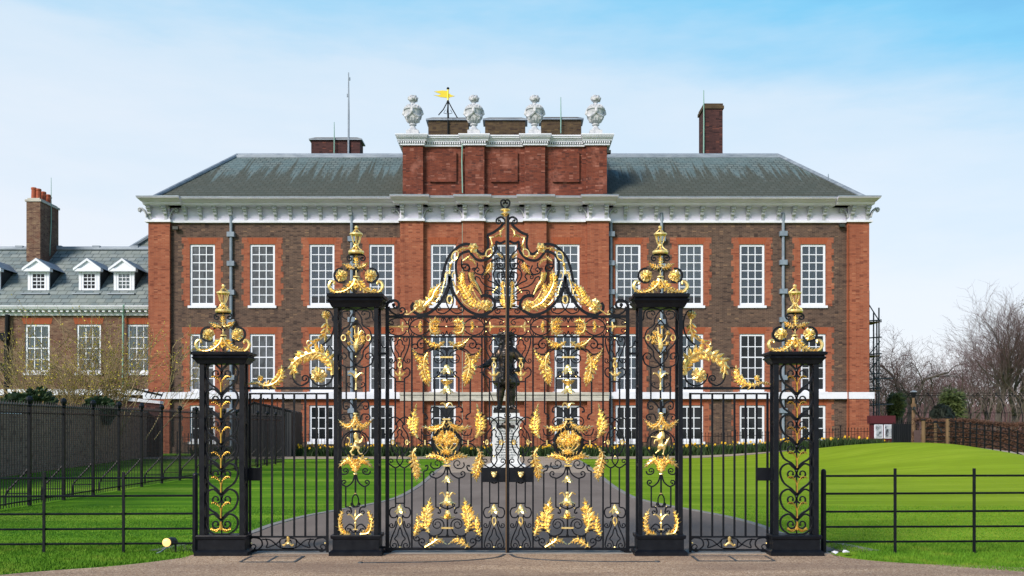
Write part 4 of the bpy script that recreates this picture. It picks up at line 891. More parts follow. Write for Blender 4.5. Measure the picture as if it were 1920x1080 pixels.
# windows: one of each kind is built, then copied
def sash(w, h, cols, rws, split, thick=.05):
    fr = M(); a = .125
    fr.box(0,a,.06,.16,0,h); fr.box(w-a,w,.06,.16,0,h); fr.box(a,w-a,.06,.16,h-a,h); fr.box(a,w-a,.06,.16,0,a*1.3)
    iw = w-2*a; ih = h-2.3*a; z0 = a*1.3
    for i in range(1,cols): fr.box(a+iw*i/cols-thick/2, a+iw*i/cols+thick/2, .085,.135, z0, h-a)
    for j in range(1,rws):
        t = thick*(1.35 if j == split else 1); zz = z0+ih*j/rws; fr.box(a, w-a, .083 if j == split else .086, .14 if j == split else .134, zz-t/2, zz+t/2)
    pn = M(); pn.quad((a*.5,.112,a*.5),(w-a*.5,.112,a*.5),(w-a*.5,.112,h-a*.5),(a*.5,.112,h-a*.5)); return fr, pn
def local(m, name, material, parent, loc=None):
    me = bpy.data.meshes.new(name); me.from_pydata(m.v, [], m.f)
    if len(m.f) > 1: bm = bmesh.new(); bm.from_mesh(me); bmesh.ops.recalc_face_normals(bm, faces=bm.faces); bm.to_mesh(me); bm.free()
    me.materials.append(material); o = bpy.data.objects.new(name, me); col.objects.link(o); o.parent = parent
    if loc is not None: o.location = loc
    return o
WIN = {}
def window(parent, key, loc, w, h, cols, rws, split, glass, behind=None, bname='blind', sill=True, broll=0):
    if key not in WIN:
        fr, pn = sash(w, h, cols, rws, split); o = local(fr, 'window', M_FRAME, parent, loc); local(pn, 'pane', glass, o)
        if sill: s_ = M(); s_.box(-.10, w+.10, -.10, .06, -.15, -.004); local(s_, 'sill', M_WHITE, o)
        b = M(); zb = .03+h*broll; b.quad((.03,.142,zb),(w-.03,.142,zb),(w-.03,.142,h-.03),(.03,.142,h-.03)); local(b, bname if behind else 'dark_room_sheet', behind or M_PANE_DARK, o)  # without a blind, a dark sheet stands for the unlit room
        if broll: b = M(); b.quad((.03,.232,.03),(w-.03,.232,.03),(w-.03,.232,h*.4),(.03,.232,h*.4)); local(b, 'dark_room_sheet', M_PANE_DARK, o)  # room shade below the blind put in as a dark sheet
        WIN[key] = o; return o
    return copy_tree(WIN[key], parent, loc)
pO = BASE[pal.name]
for cx in UP+MID:
    Y = YC if cx in MID else YW
    for row in rows:
        x0,x1,z0,z1 = hole(cx,row,Y); w, h = X_(47)-X_(0), z1-z0
        if row == 'upper': kind = 'refl' if cx in UP[:2] else 'blind2' if cx in UP[6:] else 'blind'; c, r, s_ = 3, 7, 3
        elif row == 'middle': kind = 'refl' if cx in UP[:4] else 'dark' if cx in UP[6:] else 'blind2'; c, r, s_ = 3, 5, 3
        else: kind = 'dark'; c, r, s_ = 3, 3, 99
        gl, bh = {'refl':(M_PANE_REFL,None),'dark':(M_PANE_DARK,None),'blind':(M_GLASS,M_BLIND),'blind2':(M_GLASS,M_BLIND2)}[kind]
        br = {('upper','blind'):.135,('middle','blind2'):.0}.get((row,kind),0) if cx != 1063 else .3
        window(pal, (row,kind,br), Vector((x0, Y, z0)) - pO, X_(47)-X_(0), rows[row][1]/F*YW-rows[row][0]/F*YW, c, r, s_, gl, bh, broll=br if bh else 0)
        dressing(cx, row, Y, cx in UP)
for x in MID:                                    # keystones under the centre windows
    m = M(); a = 14; m.extr([Vector((X_(x-a),YC-.16,Z_(737))),Vector((X_(x+a),YC-.16,Z_(737))),Vector((X_(x+a-4),YC-.16,Z_(751.5))),Vector((X_(x-a+4),YC-.16,Z_(751.5)))], (0,.158,0)); m.obj('keystone', M_WHITE, pal)
# string courses
for x0,x1 in ((281,752),(1140,1627)):
    m = M(); m.box(X_(x0)-(.3 if x0==281 else 0), X_(x1)+(.3 if x1==1627 else 0), YW-.30, YW-.003, Z_(748), Z_(735.5)); m.obj('string_course', M_WHITE, pal)
m = M(); m.box(X_(752)-.02, X_(1140)+.02, YC-.42, YC-.003, Z_(741), Z_(736)); m.box(X_(752), X_(1140), YC-.36, YC-.003, Z_(752), Z_(741.2)); m.obj('string_course', M_STRING, pal)
for x in (281,752,1140):
    pass
m = M(); m.box(X_(281), X_(1627), YW-.12, YW-.003, ZB, Z_(838)); m.obj('brick_footing', M_DARKBRICK, pal)
# entablature: architrave, frieze, bracketed cornice; it steps forward over each pilaster
EN = [(281,321,.27),(321,752,.04),(752,795,.56),(795,868,.26),(868,908,.56),(908,983,.26),(983,1024,.56),(1024,1100,.26),(1100,1140,.56),(1140,1587,.04),(1587,1627,.27)]
mf, ma, mc, ml = M(), M(), M(), M()
for x0,x1,p in EN:
    Yf = YW-p; e0 = .30 if x0 == 281 else 0; e1 = .30 if x1 == 1627 else 0
    a, b = X_(x0), X_(x1)
    mf.box(a-(.02 if e0 else 0), b+(.02 if e1 else 0), Yf-.02, YW+.6, Z_(415), 14.72)
    q = .10 if p > .25 and p != .26 else .03
    ma.box(a-q-(.06 if e0 else 0), b+q+(.06 if e1 else 0), Yf-.13, YW+.02, Z_(418.5), Z_(415)); ma.box(a-q*.5, b+q*.5, Yf-.07, YW+.02, Z_(415), Z_(412.6))
    # crown moulding profile, returned at each step forward
    ZS, ZCT = 14.70, 15.04
    prof = [(.50,ZS),(.62,ZS),(.66,ZS+.04),(.70,ZS+.10),(.70,ZS+.135),(.84,ZS+.16),(1.02,ZS+.235),(1.18,ZS+.29),(1.2,ZS+.34),(-.6,ZS+.34),(-.6,ZS)]
    vs = []
    for o, z in prof:
        oo = max(0, o-.5)
        for x, sgn, en in ((a,-1,e0),(b,1,e1)):
            lat = .02+oo*.34 if en else (.86+oo*.15 if p == .27 else .28+oo*.26 if p == .56 else 0)
            vs.append((x+sgn*lat, Yf-o, z))
    k = len(prof)
    mc.add(vs, [(2*i,2*((i+1)%k),2*((i+1)%k)+1,2*i+1) for i in range(k)] + [tuple(2*i for i in range(k)), tuple(2*i+1 for i in range(k))[::-1]])
    st = .006 if p in (.27,.56) else 0
    la = lambda en: .27 if en else (.96 if p == .27 else .46 if p == .56 else 0)
    ml.box(a-la(e0), b+la(e1), Yf-1.22, YW+1.0-st, ZCT+.003, ZCT+.05+st)
mf.obj('frieze', M_CORNICE, pal); ma.obj('architrave', M_WHITE, pal); mc.obj('cornice', M_CORNICE, pal); ml.obj('lead_gutter', M_LEAD, pal)
def bracket_mesh(turned=False):
    m = M(); d = .46; h = .54
    P = [(0,0),(-d,0),(-d-.02,-.08),(-d+.02,-.15),(-.38,-.18),(-.36,-.27),(-.26,-.33),(-.2,-.44),(-.08,-h),(0,-h)]
    m.extr([Vector((-.10, y, z)) for y, z in P], (.20,0,0))
    m.box(-.135,.135,-d-.05,0,-.05,.0); m.tube([(-.115,-d+.05,-.12),(.115,-d+.05,-.12)], .075, 8); m.tube([(-.105,-.2,-.41),(.105,-.2,-.41)], .075, 8)
    for i in range(3): m.box(-.085+.065*i,-.05+.065*i,-d-.045,-d,-.17,-.05)
    m.box(-.09,.09,-.06,0,-h-.22,-h)
    return m
def volute_mesh():
    m = M(); h = .64
    pts = cr([(0,-h),(.03,-.48),(.14,-.26),(.30,-.13)],6); pts = curl(pts, -1, .11, 1.1)
    m2 = [(x, z) for x, z in pts]
    for i in range(len(m2)-1):
        (x0,z0),(x1,z1) = m2[i], m2[i+1]; m.tube([(x0,-.26,z0),(x1,-.26,z1)], .042, 5)
        if i % 2 == 0: m.tube([(x0,-.10,z0),(x1,-.10,z1)], .085, 5)
    return m
BR = [(300,.27,0)]
bx = []
for i in range(11): bx.append((341+28.15*i if i < 0 else 350+ (714-350)/13*i, .04))
bx = [(350+28*i, .04) for i in range(14)] + [(1172+28.6*i, .04) for i in range(14)]
bx += [(285.5,.27),(315,.27),(1594,.27),(1622,.27)]
for a,b in ((752,795),(868,908),(983,1024),(1100,1140)): bx += [(a+5.5,.56),(b-5.5,.56)]
bx += [(831,.26),(945.5,.26),(1062,.26)]
bm_ = bracket_mesh(); first = None
for x, p in bx:
    loc = Vector((X_(x), YW-p-.022, 14.698))-pO
    if first is None: first = local(bm_, 'bracket', M_STONE, pal, loc)
    else: copy_tree(first, pal, loc)
first = None
for x, p, s_ in [(321,.06,1),(1587,.06,-1)]+[(a,.28,-1) for a in (868,983,1100)]+[(752,.06,-1)]+[(b,.28,1) for b in (795,908,1024)]+[(1140,.06,1)]+[(281,.27,-1),(1627,.27,1)]:
    loc = Vector((X_(x)+s_*.02, YW-p, 14.695))-pO
    if first is None: first = local(volute_mesh(), 'corner_volute', M_STONE, pal, loc); o = first
    else: o = copy_tree(first, pal, loc)
    o.scale = (s_,1,1)
# hipped slate roof
YE, YR = YW-.55, YW+6.6
ze, zr = 15.10, 1.6+(800-293)/F*YR
A = [Vector((X_(292),YE,ze)),Vector((X_(1618),YE,ze)),Vector(((1458-CX)/F*YR,YR,zr)),Vector(((445-CX)/F*YR,YR,zr))]
yb = YR+6.6; B = [Vector((X_(292),yb,ze)),Vector((X_(1618),yb,ze))]
m = M(); m.quad(*A); m.add([A[1],B[1],A[2]],[(0,1,2)]); m.add([B[0],A[0],A[3]],[(0,1,2)]); m.quad(B[1],B[0],A[3],A[2])
roof = m.obj('roof', M_SLATE, pal)
m = M()
for a,b in ((A[3],A[2]),(A[0],A[3]),(A[1],A[2])): m.tube([a+Vector((0,-.02,.06)), b+Vector((0,-.02,.06))], .13, 8)
m.box(A[3].x, A[2].x, YR-.28, YR, zr-.16, zr+.02); m.obj('lead_ridge', M_LEAD, roof)
# attic storey over the centre
YA = YW-.05
Za = lambda py: Z_(py, YA); Zk = lambda py: Z_(py, YA-.62)
att = M(); att.box(X_(757,YA), X_(1136,YA), YA, YA+3.2, Za(368), Zk(268)); att = att.obj('attic_wall', M_ATTIC, pal)
for a,b in ((755,793),(872,908),(984,1022),(1099,1138)):
    m = M(); m.box(X_(a,YA-.3), X_(b,YA-.3), YA-.3, YA-.002 if a not in (755,1099) else YA+3.25, Za(367), Zk(268.5)); m.obj('attic_pilaster', M_ATTIC, pal)
for a,b in ((806,856),(920.5,970.5),(1036,1086)):
    m = M(); m.box(X_(a,YA), X_(b,YA), YA-.14, YA-.002, Za(342), Za(286)); m.obj('attic_panel', M_ATTIC, pal)
mm, md = M(), M()
for x0,x1,p in ((755,793,.32),(793,872,.04),(872,908,.32),(908,984,.04),(984,1022,.32),(1022,1099,.04),(1099,1138,.32)):
    Yf = YA-p; a, b = X_(x0), X_(x1); e0 = x0 == 755; e1 = x1 == 1138; la = .32 if p > .1 else 0
    for o, z0, z1, l in ((.10,270,266.5,.4),(.22,262.5,259,.8),(.30,259,256.5,.9),(.40,256.5,253.8,1.0),(.46,253.8,251.6,1.1)):
        mm.box(a-la*l, b+la*l, Yf-o, YA+3.3 if (e0 or e1) else YA+.5, Zk(z0), Zk(z1)+.002)
    x = a-la*.6
    while x < b+la*.6-.08: md.box(x, x+.075, Yf-.19, Yf+.02, Zk(266.3), Zk(262.7)); x += .135
mm.box(X_(757), X_(1136), YA+.3, YA+3.2, Zk(256), Zk(251.7)-.004); mm.obj('attic_cornice', M_WHITE, pal); md.obj('dentils', M_WHITE, pal)
# urns
def urn():
    m = M(); m.box(-.62,.62,-.4,.4,0,.10); m.box(-.40,.40,-.36,.36,.10,.34)
    m.lathe((0,0,0), [(.36,.34),(.34,.40),(.20,.52),(.15,.62),(.15,.68),(.24,.70),(.24,.76),(.17,.79),(.20,.83),(.34,.92),(.44,1.06),(.47,1.2),(.49,1.36),(.52,1.5),(.54,1.56),(.60,1.58),(.60,1.66),(.52,1.69),(.48,1.76),(.36,1.86),(.24,1.92),(.13,1.96),(.11,2.04),(.15,2.08),(.20,2.1)], 20)
    for i in range(14):
        a = 2*PI*i/14; m.tube([(.21*math.cos(a),.21*math.sin(a),.85),(.36*math.cos(a),.36*math.sin(a),.93),(.46*math.cos(a),.46*math.sin(a),1.1)], .045, 5); m.ball((.52*math.cos(a),.52*math.sin(a),1.7), .06, 6, 4)
        b = a+PI/14; m.tube([(.49*math.cos(b),.49*math.sin(b),1.76),(.34*math.cos(b),.34*math.sin(b),1.88)], .04, 5)
    for i in range(4):                            # masks and swags
        a = PI/2*i; c, s_ = math.cos(a), math.sin(a); m.ball((.56*c,.56*s_,1.42), .12, 8, 6, (1,1,1.3)); m.ball((.64*c,.64*s_,1.38), .06, 6, 4); m.ball((.55*c,.55*s_,1.54), .11, 6, 4)
        pts = []
        for k in range(7):
            u = k/6; b = a+PI/2*u; r = .53-.02*math.sin(PI*u); pts.append((r*math.cos(b), r*math.sin(b), 1.36-.22*math.sin(PI*u)))
        m.tube(pts, [.04,.06,.075,.09,.075,.06,.04], 6)
        b = a+PI/4; m.ball((.5*math.cos(b),.5*math.sin(b),1.06), .07, 6, 4, (1,1,1.8))
    return m
def urn_flowers():
    m = M(); r = random.Random(3)
    for i in range(46):
        th = r.uniform(0,2*PI); z = r.uniform(-.6,1); q = math.sqrt(max(0,1-z*z)); m.ball((.27*q*math.cos(th), .27*q*math.sin(th), 2.26+.19*z), r.uniform(.05,.095), 6, 4)
    m.ball((0,0,2.25),.24,8,6,(1,1,.8)); return m
first = None
for x in (774,888.5,1002.5,1117):
    loc = Vector((X_(x,YA-.1), YA-.05, Zk(251.6)))-pO
    if first is None: first = local(urn(), 'urn', M_STONE, pal, loc); local(urn_flowers(), 'stone_bouquet', M_STONE, first); first.scale = (.93,.93,1)
    else: copy_tree(first, pal, loc)
# chimney stacks
def stack(x0, x1, ytop, ybot, Yf, depth, material, capm=M_LEAD):
    m = M(); m.box(X_(x0,Yf), X_(x1,Yf), Yf, Yf+depth, Z_(ybot,Yf), Z_(ytop,Yf)); o = m.obj('chimney', material, pal)
    m = M(); a, b = X_(x0,Yf)-.14, X_(x1,Yf)+.14; z = Z_(ytop,Yf); c = M(); c.box(a,b,Yf-.14,Yf+depth+.14,z,z+.09); c.obj('lead_band', capm, o)
    v = [(a+.02,Yf-.12,z+.092),(b-.02,Yf-.12,z+.092),(b-.02,Yf+depth+.12,z+.092),(a+.02,Yf+depth+.12,z+.092)]; i = .38; h = .26
    m.add(v+[(a+i,Yf+i*.6,z+h),(b-i,Yf+i*.6,z+h),(b-i,Yf+depth-i*.6,z+h),(a+i,Yf+depth-i*.6,z+h)], [(0,1,2,3),(0,1,5,4),(1,2,6,5),(2,3,7,6),(3,0,4,7),(4,5,6,7)]); m.obj('chimney_top', M_CHIM, o); return o
stack(803,878,226,254,YW+2.2,1.1,M_CHIM); stack(909.5,985,226,254,YW+2.2,1.1,M_CHIM); stack(1015,1090,225,254,YW+2.2,1.1,M_CHIM)
stack(583.5,675,263,296,YR+1.0,1.3,M_CHIMRED)
m = M(); Yc = YR+1.0; m.box(X_(1320,Yc), X_(1355,Yc), Yc, Yc+1.8, Z_(300,Yc), Z_(199,Yc)); ch = m.obj('chimney', M_CHIMRED, pal)
m = M(); z = Z_(199,Yc); m.box(X_(1320,Yc)-.08,X_(1355,Yc)+.08,Yc-.08,Yc+1.9,Z_(204,Yc),z+.02); m.box(X_(1320,Yc)-.02,X_(1355,Yc)+.02,Yc-.02,Yc+1.85,z+.022,Z_(194,Yc)); m.obj('chimney_top', M_CHIM, ch)
# masts and aerials
def mast(x, y0, y1, Y, r, material, extra=()):
    m = M(); m.tube([W(x,y1,Y), W(x+ (.2),y0+(y1-y0)*.5,Y), W(x,y0,Y)], [r,r*.9,r*.5], 6)
    for (dx,y,l) in extra: m.tube([W(x,y,Y), W(x+dx,y-1,Y), W(x+dx,y-l,Y)], r*.5, 5); m.tube([W(x+dx,y-1,Y), W(x+dx,y+2,Y)], r*.5, 5)
    return m.obj('mast', material, pal)
mast(653.5,136,292,YR+.9,.075,M_PIPE,((2.4,149,4),(-2.4,180,4))); mast(626.6,229,291,YR+.8,.045,M_COPPER); mast(1051.5,182,250,YW+2.0,.04,M_COPPER); mast(1319.5,169,292,YR+.9,.05,M_COPPER)
mast(1553,326,337,YW+1.2,.035,M_PIPE)
# weathervane on its iron tripod
Yv = YW+2.1; P = lambda x,y: W(x,y,Yv)
m = M()
for x in (-17,17): m.tube([P(840+x,218)+Vector((0,.25 if x>0 else -.25,0)), P(840+x*.5,205), P(840+x*.16,194), P(840,191)], .035, 5)
for sy in (-.7,.7): m.tube([P(840,218)+Vector((0,sy,0)), P(840,203)+Vector((0,sy*.4,0)), P(840,191)], .03, 5)
m.tube([P(840,252), P(840,166)], .05, 6); m.ball(P(840,166), .09); m.ball(P(840,192), .1)
for x in (-8,8): m.tube([P(840,214), P(840+x,212), P(840+x*.6,206)], .02, 4)
v = m.obj('weathervane', M_DULLIRON, pal)
m = M(); m.extr([P(*q) for q in ((839.6,170.5),(829,169.5),(814,171.5),(822,174.5),(827,176),(822,178.5),(813,178),(826,182),(839.6,183.5))], (0,.04,0)); m.extr([P(*q) for q in ((840.4,175),(844,176),(846,178),(853,180),(846,181.5),(842,183),(840.4,182))], (0,.04,0)); m.tube([P(840,188),P(840,167)], .055, 6); m.obj('pennant', M_VANE, v)
# rainwater pipes
def pipe(x, y0, y1, hoppers, Yq=YW-.12, r=.092):
    m = M(); m.tube([(X_(x),Yq,Z_(y0)),(X_(x),Yq,Z_(y1))], r, 8)
    for y in hoppers: m.box(X_(x)-.22,X_(x)+.22,Yq-.15,Yq+.12,Z_(y+4.5),Z_(y-4.5))
    return m.obj('rainwater_pipe', M_PIPE, pal)
pipe(434.3,400,852,(440.5,495,549,604,660,708,770)); pipe(660,400,852,(449,500,600,655,700,770)); pipe(1240,400,852,(449,500,604,655,700,770)); pipe(1467.5,400,852,(439,493,547,600,655,708,770)); pipe(1145,418,852,(440,494,548,600),r=.10)
m = M(); m.tube([W(1590,420,YW-.33),W(1590,850,YW-.33)], .035, 5); m.obj('copper_strap', M_GAUGED, pal)
m = M(); m.tube([W(867,256,YA-.36),W(866,300,YA-.14),W(867.3,362,YA-.14)], .045, 5); m.tube([W(867.4,418,YC-.10),W(867.4,850,YC-.10)], .04, 5); m.obj('copper_strap', M_COPPER, pal)
for x, y in ((330,428),(1578,423)):
    m = M(); q = W(x,y,YW-.2); m.box(q.x-.16,q.x+.16,YW-.34,YW-.12,q.z-.09,q.z+.09); m.box(q.x-.05,q.x+.05,YW-.13,YW-.002,q.z-.05,q.z+.05); m.obj('floodlight', M_PLASTIC, pal)
m = M(); q = W(1140.5,286,YA-.1); m.box(q.x-.12,q.x+.14,YA-.3,YA+.02,q.z-.08,q.z+.1); m.obj('floodlight', M_PLASTIC, pal)

# ------------------------------------------------------------------ lower wing at the far left
YL = 60.0
wing = thing('palace_wing', (X_(100,YL), YL, 0), 'low brick wing with dormers in its grey slate roof beside the palace', 'building')
wO = BASE[wing.name]
xw = lambda p: X_(p,YL); zw = lambda p: Z_(p,YL)
WH = [(47,93),(143.5,189),(239,283)]
m = M(); wall_with_openings(m, xw(-160), xw(300), -.3, zw(578), YL, [(xw(a),xw(b),zw(699),zw(608)) for a,b in WH]+[(xw(-52),xw(-6),zw(699),zw(608))]); m.quad((xw(-160),YL,-.3),(xw(-160),YL,zw(578)),(xw(-160),YL+9,zw(578)),(xw(-160),YL+9,-.3)); m.obj('wall', M_WINGBRICK, wing, recalc=False)
for a,b in WH+[(-52,-6)]:
    window(wing, ('wing',), Vector((xw(a),YL,zw(699)))-wO, xw(46)-xw(0), zw(608)-zw(699), 3, 4, 2, M_GLASS, M_CURTAIN, 'curtain')
    m = M(); m.extr([Vector((xw(a-3),YL-.015,zw(607.9))),Vector((xw(b+3),YL-.015,zw(607.9))),Vector((xw(b+6),YL-.015,zw(596))),Vector((xw(a-6),YL-.015,zw(596)))], (0,.013,0)); m.obj('flat_arch', M_GAUGED, wing)
m = M(); m.box(xw(-160),xw(300),YL-.28,YL-.003,zw(741),zw(730)); m.obj('string_course', M_WHITE, wing)
m = M(); m.box(xw(-160),xw(300),YL-.16,YL-.003,zw(592),zw(586.5)); m.box(xw(-160),xw(300),YL-.62,YL+.3,zw(580.5),zw(577.5)); m.box(xw(-160),xw(300),YL-.50,YL+.2,zw(582.8),zw(580.6)); m.box(xw(-160),xw(300),YL-.70,YL+.3,zw(577.4),zw(575.3)); wc = m.obj('cornice', M_WHITE, wing)
m = M()
for i in range(40): m.box(xw(-150+11.2*i),xw(-145+11.2*i),YL-.46,YL-.003,zw(586.4),zw(582.9))
m.obj('dentils', M_WHITE, wc)
YR2 = YL+5.0; zr2 = 1.6+(800-468)/F*YR2
A = [Vector((xw(-160),YL-.6,zw(575.2))),Vector((xw(310),YL-.6,zw(575.2))),Vector((xw(310)+.5,YR2,zr2)),Vector((xw(-160)-.5,YR2,zr2))]
m = M(); m.quad(*A); m.quad(A[3],A[2],Vector((A[2].x,YR2+5,zw(575))),Vector((A[3].x,YR2+5,zw(575)))); wr = m.obj('roof', M_WINGSLATE, wing)
m = M(); m.tube([A[3]+Vector((0,-.02,.05)),A[2]+Vector((0,-.02,.05))], .16, 8); m.box(A[3].x,A[2].x,YR2-.2,YR2+.2,zr2-.02,zr2+.10)
for i in range(9): q = -9.6+.55*0; m.box(A[2].x-2-2.6*i,A[2].x-1.5-2.6*i,YR2-.2,YR2+.2,zr2+.1,zr2+.24)
m.obj('lead_ridge', M_LEAD, wr)
# a higher slate slope peeping over at the junction with the palace
Yq = YL+9; m = M(); m.add([W(236,471,Yq),W(310,425,Yq),W(310,480,Yq),W(236,480,Yq)], [(0,1,2,3)]); m.extr([W(236,480,Yq+.02),W(310,480,Yq+.02),W(310,425,Yq+.02),W(236,471,Yq+.02)],(0,3,0)); b = m.obj('rear_roof', M_WINGSLATE, wing)
m = M(); m.tube([W(236,470,Yq-.05),W(310,424,Yq-.05)], .14, 6); m.obj('lead_ridge', M_LEAD, b)
def dormer(x0, x1, ytop, ybot, wide, apex, eave, glass):
    Yd = YL+.9; a, b = X_(x0,Yd), X_(x1,Yd); zt, zb = Z_(ytop,Yd), Z_(ybot,Yd)
    m = M(); m.box(a+.02,b-.02,Yd+.05,Yd+4,zb,zt); d = m.obj('dormer', M_BLACKWOOD, wing)
    m = M(); m.box(a,a+.16,Yd-.06,Yd+.06,zb,zt); m.box(b-.16,b,Yd-.06,Yd+.06,zb,zt); m.box(a+.16,b-.16,Yd-.06,Yd+.06,zb,zb+.17); m.box(a+.16,b-.16,Yd-.06,Yd+.06,zt-.16,zt)
    e, c = X_(x0-wide,Yd), X_(x1+wide,Yd); zz = Z_(eave,Yd); za = Z_(apex,Yd); xm = (a+b)/2
    m.extr([Vector((e,Yd-.28,zz)),Vector((c,Yd-.28,zz)),Vector((xm,Yd-.28,za))], (0,.26,0)); m.box(e-.04,c+.04,Yd-.36,Yd+.02,zz-.16,zz+.02)
    for (p, q) in (((e-.06,zz+.02),(xm,za+.10)),((xm,za+.10),(c+.06,zz+.02))): m.extr([Vector((p[0],Yd-.40,p[1])),Vector((q[0],Yd-.40,q[1])),Vector((q[0],Yd-.40,q[1]-.15)),Vector((p[0],Yd-.40,p[1]-.15))], (0,.14,0))
    m.obj('pediment', M_FRAME, d)
    m = M(); m.extr([Vector((e-.08,Yd-.38,zz+.05)),Vector((xm,Yd-.38,za+.13)),Vector((c+.08,Yd-.38,zz+.05)),Vector((c+.08,Yd-.38,zz+.02)),Vector((xm,Yd-.38,za+.102)),Vector((e-.08,Yd-.38,zz+.02))], (0,3.6,0)); m.obj('dormer_roof', M_LEAD, d)
    w = b-a-.36; h = zt-zb-.36
    fr, pn = sash(w, h, 3, 4, 2, .04); o = local(fr, 'window', M_FRAME, wing, Vector((a+.18,Yd-.12,zb+.18))-wO); local(pn, 'pane', glass, o)
    if glass is M_GLASS: bq = M(); bq.quad((0,.15,0),(w,.15,0),(w,.15,h),(0,.15,h)); local(bq, 'curtain', M_CURTAIN, o)
    m = M(); m.box(a-.2,b+.2,Yd-.6,Yd-.04,zb-.1,zb-.02); m.obj('lead_apron', M_LEAD, d)
for a,b,gl in ((53,93,M_PANE_DARK),(148.5,187.5,M_PANE_DARK),(214,252.5,M_GLASS),(-38,1,M_PANE_DARK)): dormer(a,b,505,551,4.5,489,505.5,gl)
# wing chimney with pots
Yc = YL+2.6; m = M(); m.box(X_(49.5,Yc),X_(75.5,Yc),Yc,Yc+2.5,Z_(490,Yc),Z_(378,Yc)); c = m.obj('chimney', M_WINGBRICK, wing)
m = M(); m.box(X_(49,Yc)-.06,X_(76,Yc)+.06,Yc-.06,Yc+2.56,Z_(378,Yc)+.003,Z_(374,Yc)); m.box(X_(51,Yc),X_(74,Yc),Yc+.02,Yc+2.45,Z_(374,Yc)+.003,Z_(371,Yc)); m.obj('chimney_top', M_STRING, c)
for i,(fx,fy,h) in enumerate(((60,.25,22),(68,.3,20),(60,.85,20),(68,.95,19),(61,1.5,19),(68,1.6,18),(62,2.15,18))):
    m = M(); q = Vector((X_(fx,Yc),Yc+fy,Z_(372,Yc))); hh = h/F*Yc; m.lathe(q, [(.17,0),(.15,hh*.8),(.18,hh*.84),(.18,hh*.95),(.15,hh),(.1,hh)], 10); m.obj('chimney_pot', M_TERRA, c)
m = M(); m.tube([W(93,480,Yc+1.3),W(96,420,Yc+1.3),W(96,333,Yc+1.3)], [.04,.035,.015], 5); m.obj('mast', M_COPPER, wing)
m = M(); m.tube([W(14,590,YL-.2),W(12,640,YL-.2),W(12,745,YL-.2)], .14, 8); 
for y in (632,688): m.box(xw(12)-.28,xw(12)+.28,YL-.4,YL-.01,zw(y+7),zw(y-7))
m.obj('rainwater_pipe', M_DULLIRON, wing)
m = M(); m.tube([W(232,572,YL-.7),W(231,590,YL-.25),W(230.5,735,YL-.25)], .07, 6); m.obj('copper_pipe', M_COPPER, wing)
# ------------------------------------------------------------------ ground
def height(x, y):
    s = 5.0 if x < 16.8 else 2.9+4.1*min(1,max(0,(y-39)/4)); t = 9.0 if y < 39 else 13.0 if x < 15 else min(16,13+(x-15))
    z = .95*math.exp(-((x-16.8)/s)**2)*math.exp(-((y-39)/t)**2)
    return z if z > .002 else 0.0
def axis(stops):
    out = []
    for a, b, st in stops:
        n = max(1, int(round((b-a)/st))); out += [a+(b-a)*i/n for i in range(n)]
    return out + [stops[-1][1]]
xs = axis([(-900,-100,200),(-100,-30,10),(-30,30,.75),(30,100,7),(100,900,200)]); ys = axis([(-60,5,8),(5,62,.75),(62,130,6),(130,1500,200)])
m = M(); m.v = [(x,y,height(x,y)-.004) for y in ys for x in xs]; w = len(xs)
m.f = [(j*w+i, j*w+i+1, (j+1)*w+i+1, (j+1)*w+i) for j in range(len(ys)-1) for i in range(w-1)]
o = structure(m, 'lawn', M_LAWN); o.data.polygons.foreach_set('use_smooth', [True]*len(o.data.polygons))
def sheet(name, material, left, right, z=.004, step=None):   # strip between two edge lines, draped over the ground
    m = M(); A = cr(left, 8); B = cr(right, 8); k = 6; vs = []
    for a, b in zip(A, B):
        for i in range(k+1):
            x = a[0]+(b[0]-a[0])*i/k; y = a[1]+(b[1]-a[1])*i/k; vs.append((x, y, height(x,y)+z))
    m.add(vs, [(j*(k+1)+i, j*(k+1)+i+1, (j+1)*(k+1)+i+1, (j+1)*(k+1)+i) for j in range(len(A)-1) for i in range(k)])
    return structure(m, name, material)
PL = [(-4.6,12.3),(-4.35,13.2),(-3.95,14.2),(-3.9,15.6),(-3.72,17.0),(-3.4,18.2),(-2.95,19.7),(-2.62,21.5),(-2.55,24.5),(-2.6,28),(-2.75,33),(-2.9,41),(-2.95,47.6)]
PR = [(-x*.98+.05, y) for x, y in PL]
sheet('asphalt_path', M_PATH, PL, PR, .004)
kl = [(x-.12,y) for x,y in PL]; kr = [(x+.12,y) for x,y in PR]
for A, B in ((kl, PL), (PR, kr)):
    m = M(); a = cr(A, 6); b = cr(B, 6); vs = []
    for p, q in zip(a, b): vs += [(p[0],p[1],-.05),(p[0],p[1],.014),(q[0],q[1],.014),(q[0],q[1],-.05)]
    m.add(vs, [(4*i+j,4*i+(j+1)%4,4*i+4+(j+1)%4,4*i+4+j) for i in range(len(a)-1) for j in range(4)]); structure(m, 'kerb', M_KERB)
sheet('forecourt', M_GRAVEL, [(-26,-30),(-14,0),(-7.6,8),(-5.6,10.25),(-4.62,10.95),(-4.15,11.5),(-4.02,11.9),(-4.0,12.4)], [(26,-30),(14,0),(8.2,8),(5.9,10.7),(4.65,11.15),(4.1,11.55),(3.95,11.95),(3.95,12.4)], .008)
m = M(); m.box(-4.0,3.95,12.02,12.30,-.05,.016); structure(m, 'stone_threshold', M_KERB)
sheet('gravel_walk', M_TAN, [(-26,47.4),(-10,47.4),(0,47.4),(10,47.4),(16,47.6),(21,48.4),(27,50)], [(-26,51.2),(-10,51.2),(0,51.2),(10,51.2),(16,51.2),(21,51.4),(27,53)], .008)
sheet('statue_apron', M_TAN, [(-2.75,33.2),(-2.85,38),(-2.9,43),(-2.95,47.3)], [(2.75,33.2),(2.85,38),(2.9,43),(2.95,47.3)], .008)
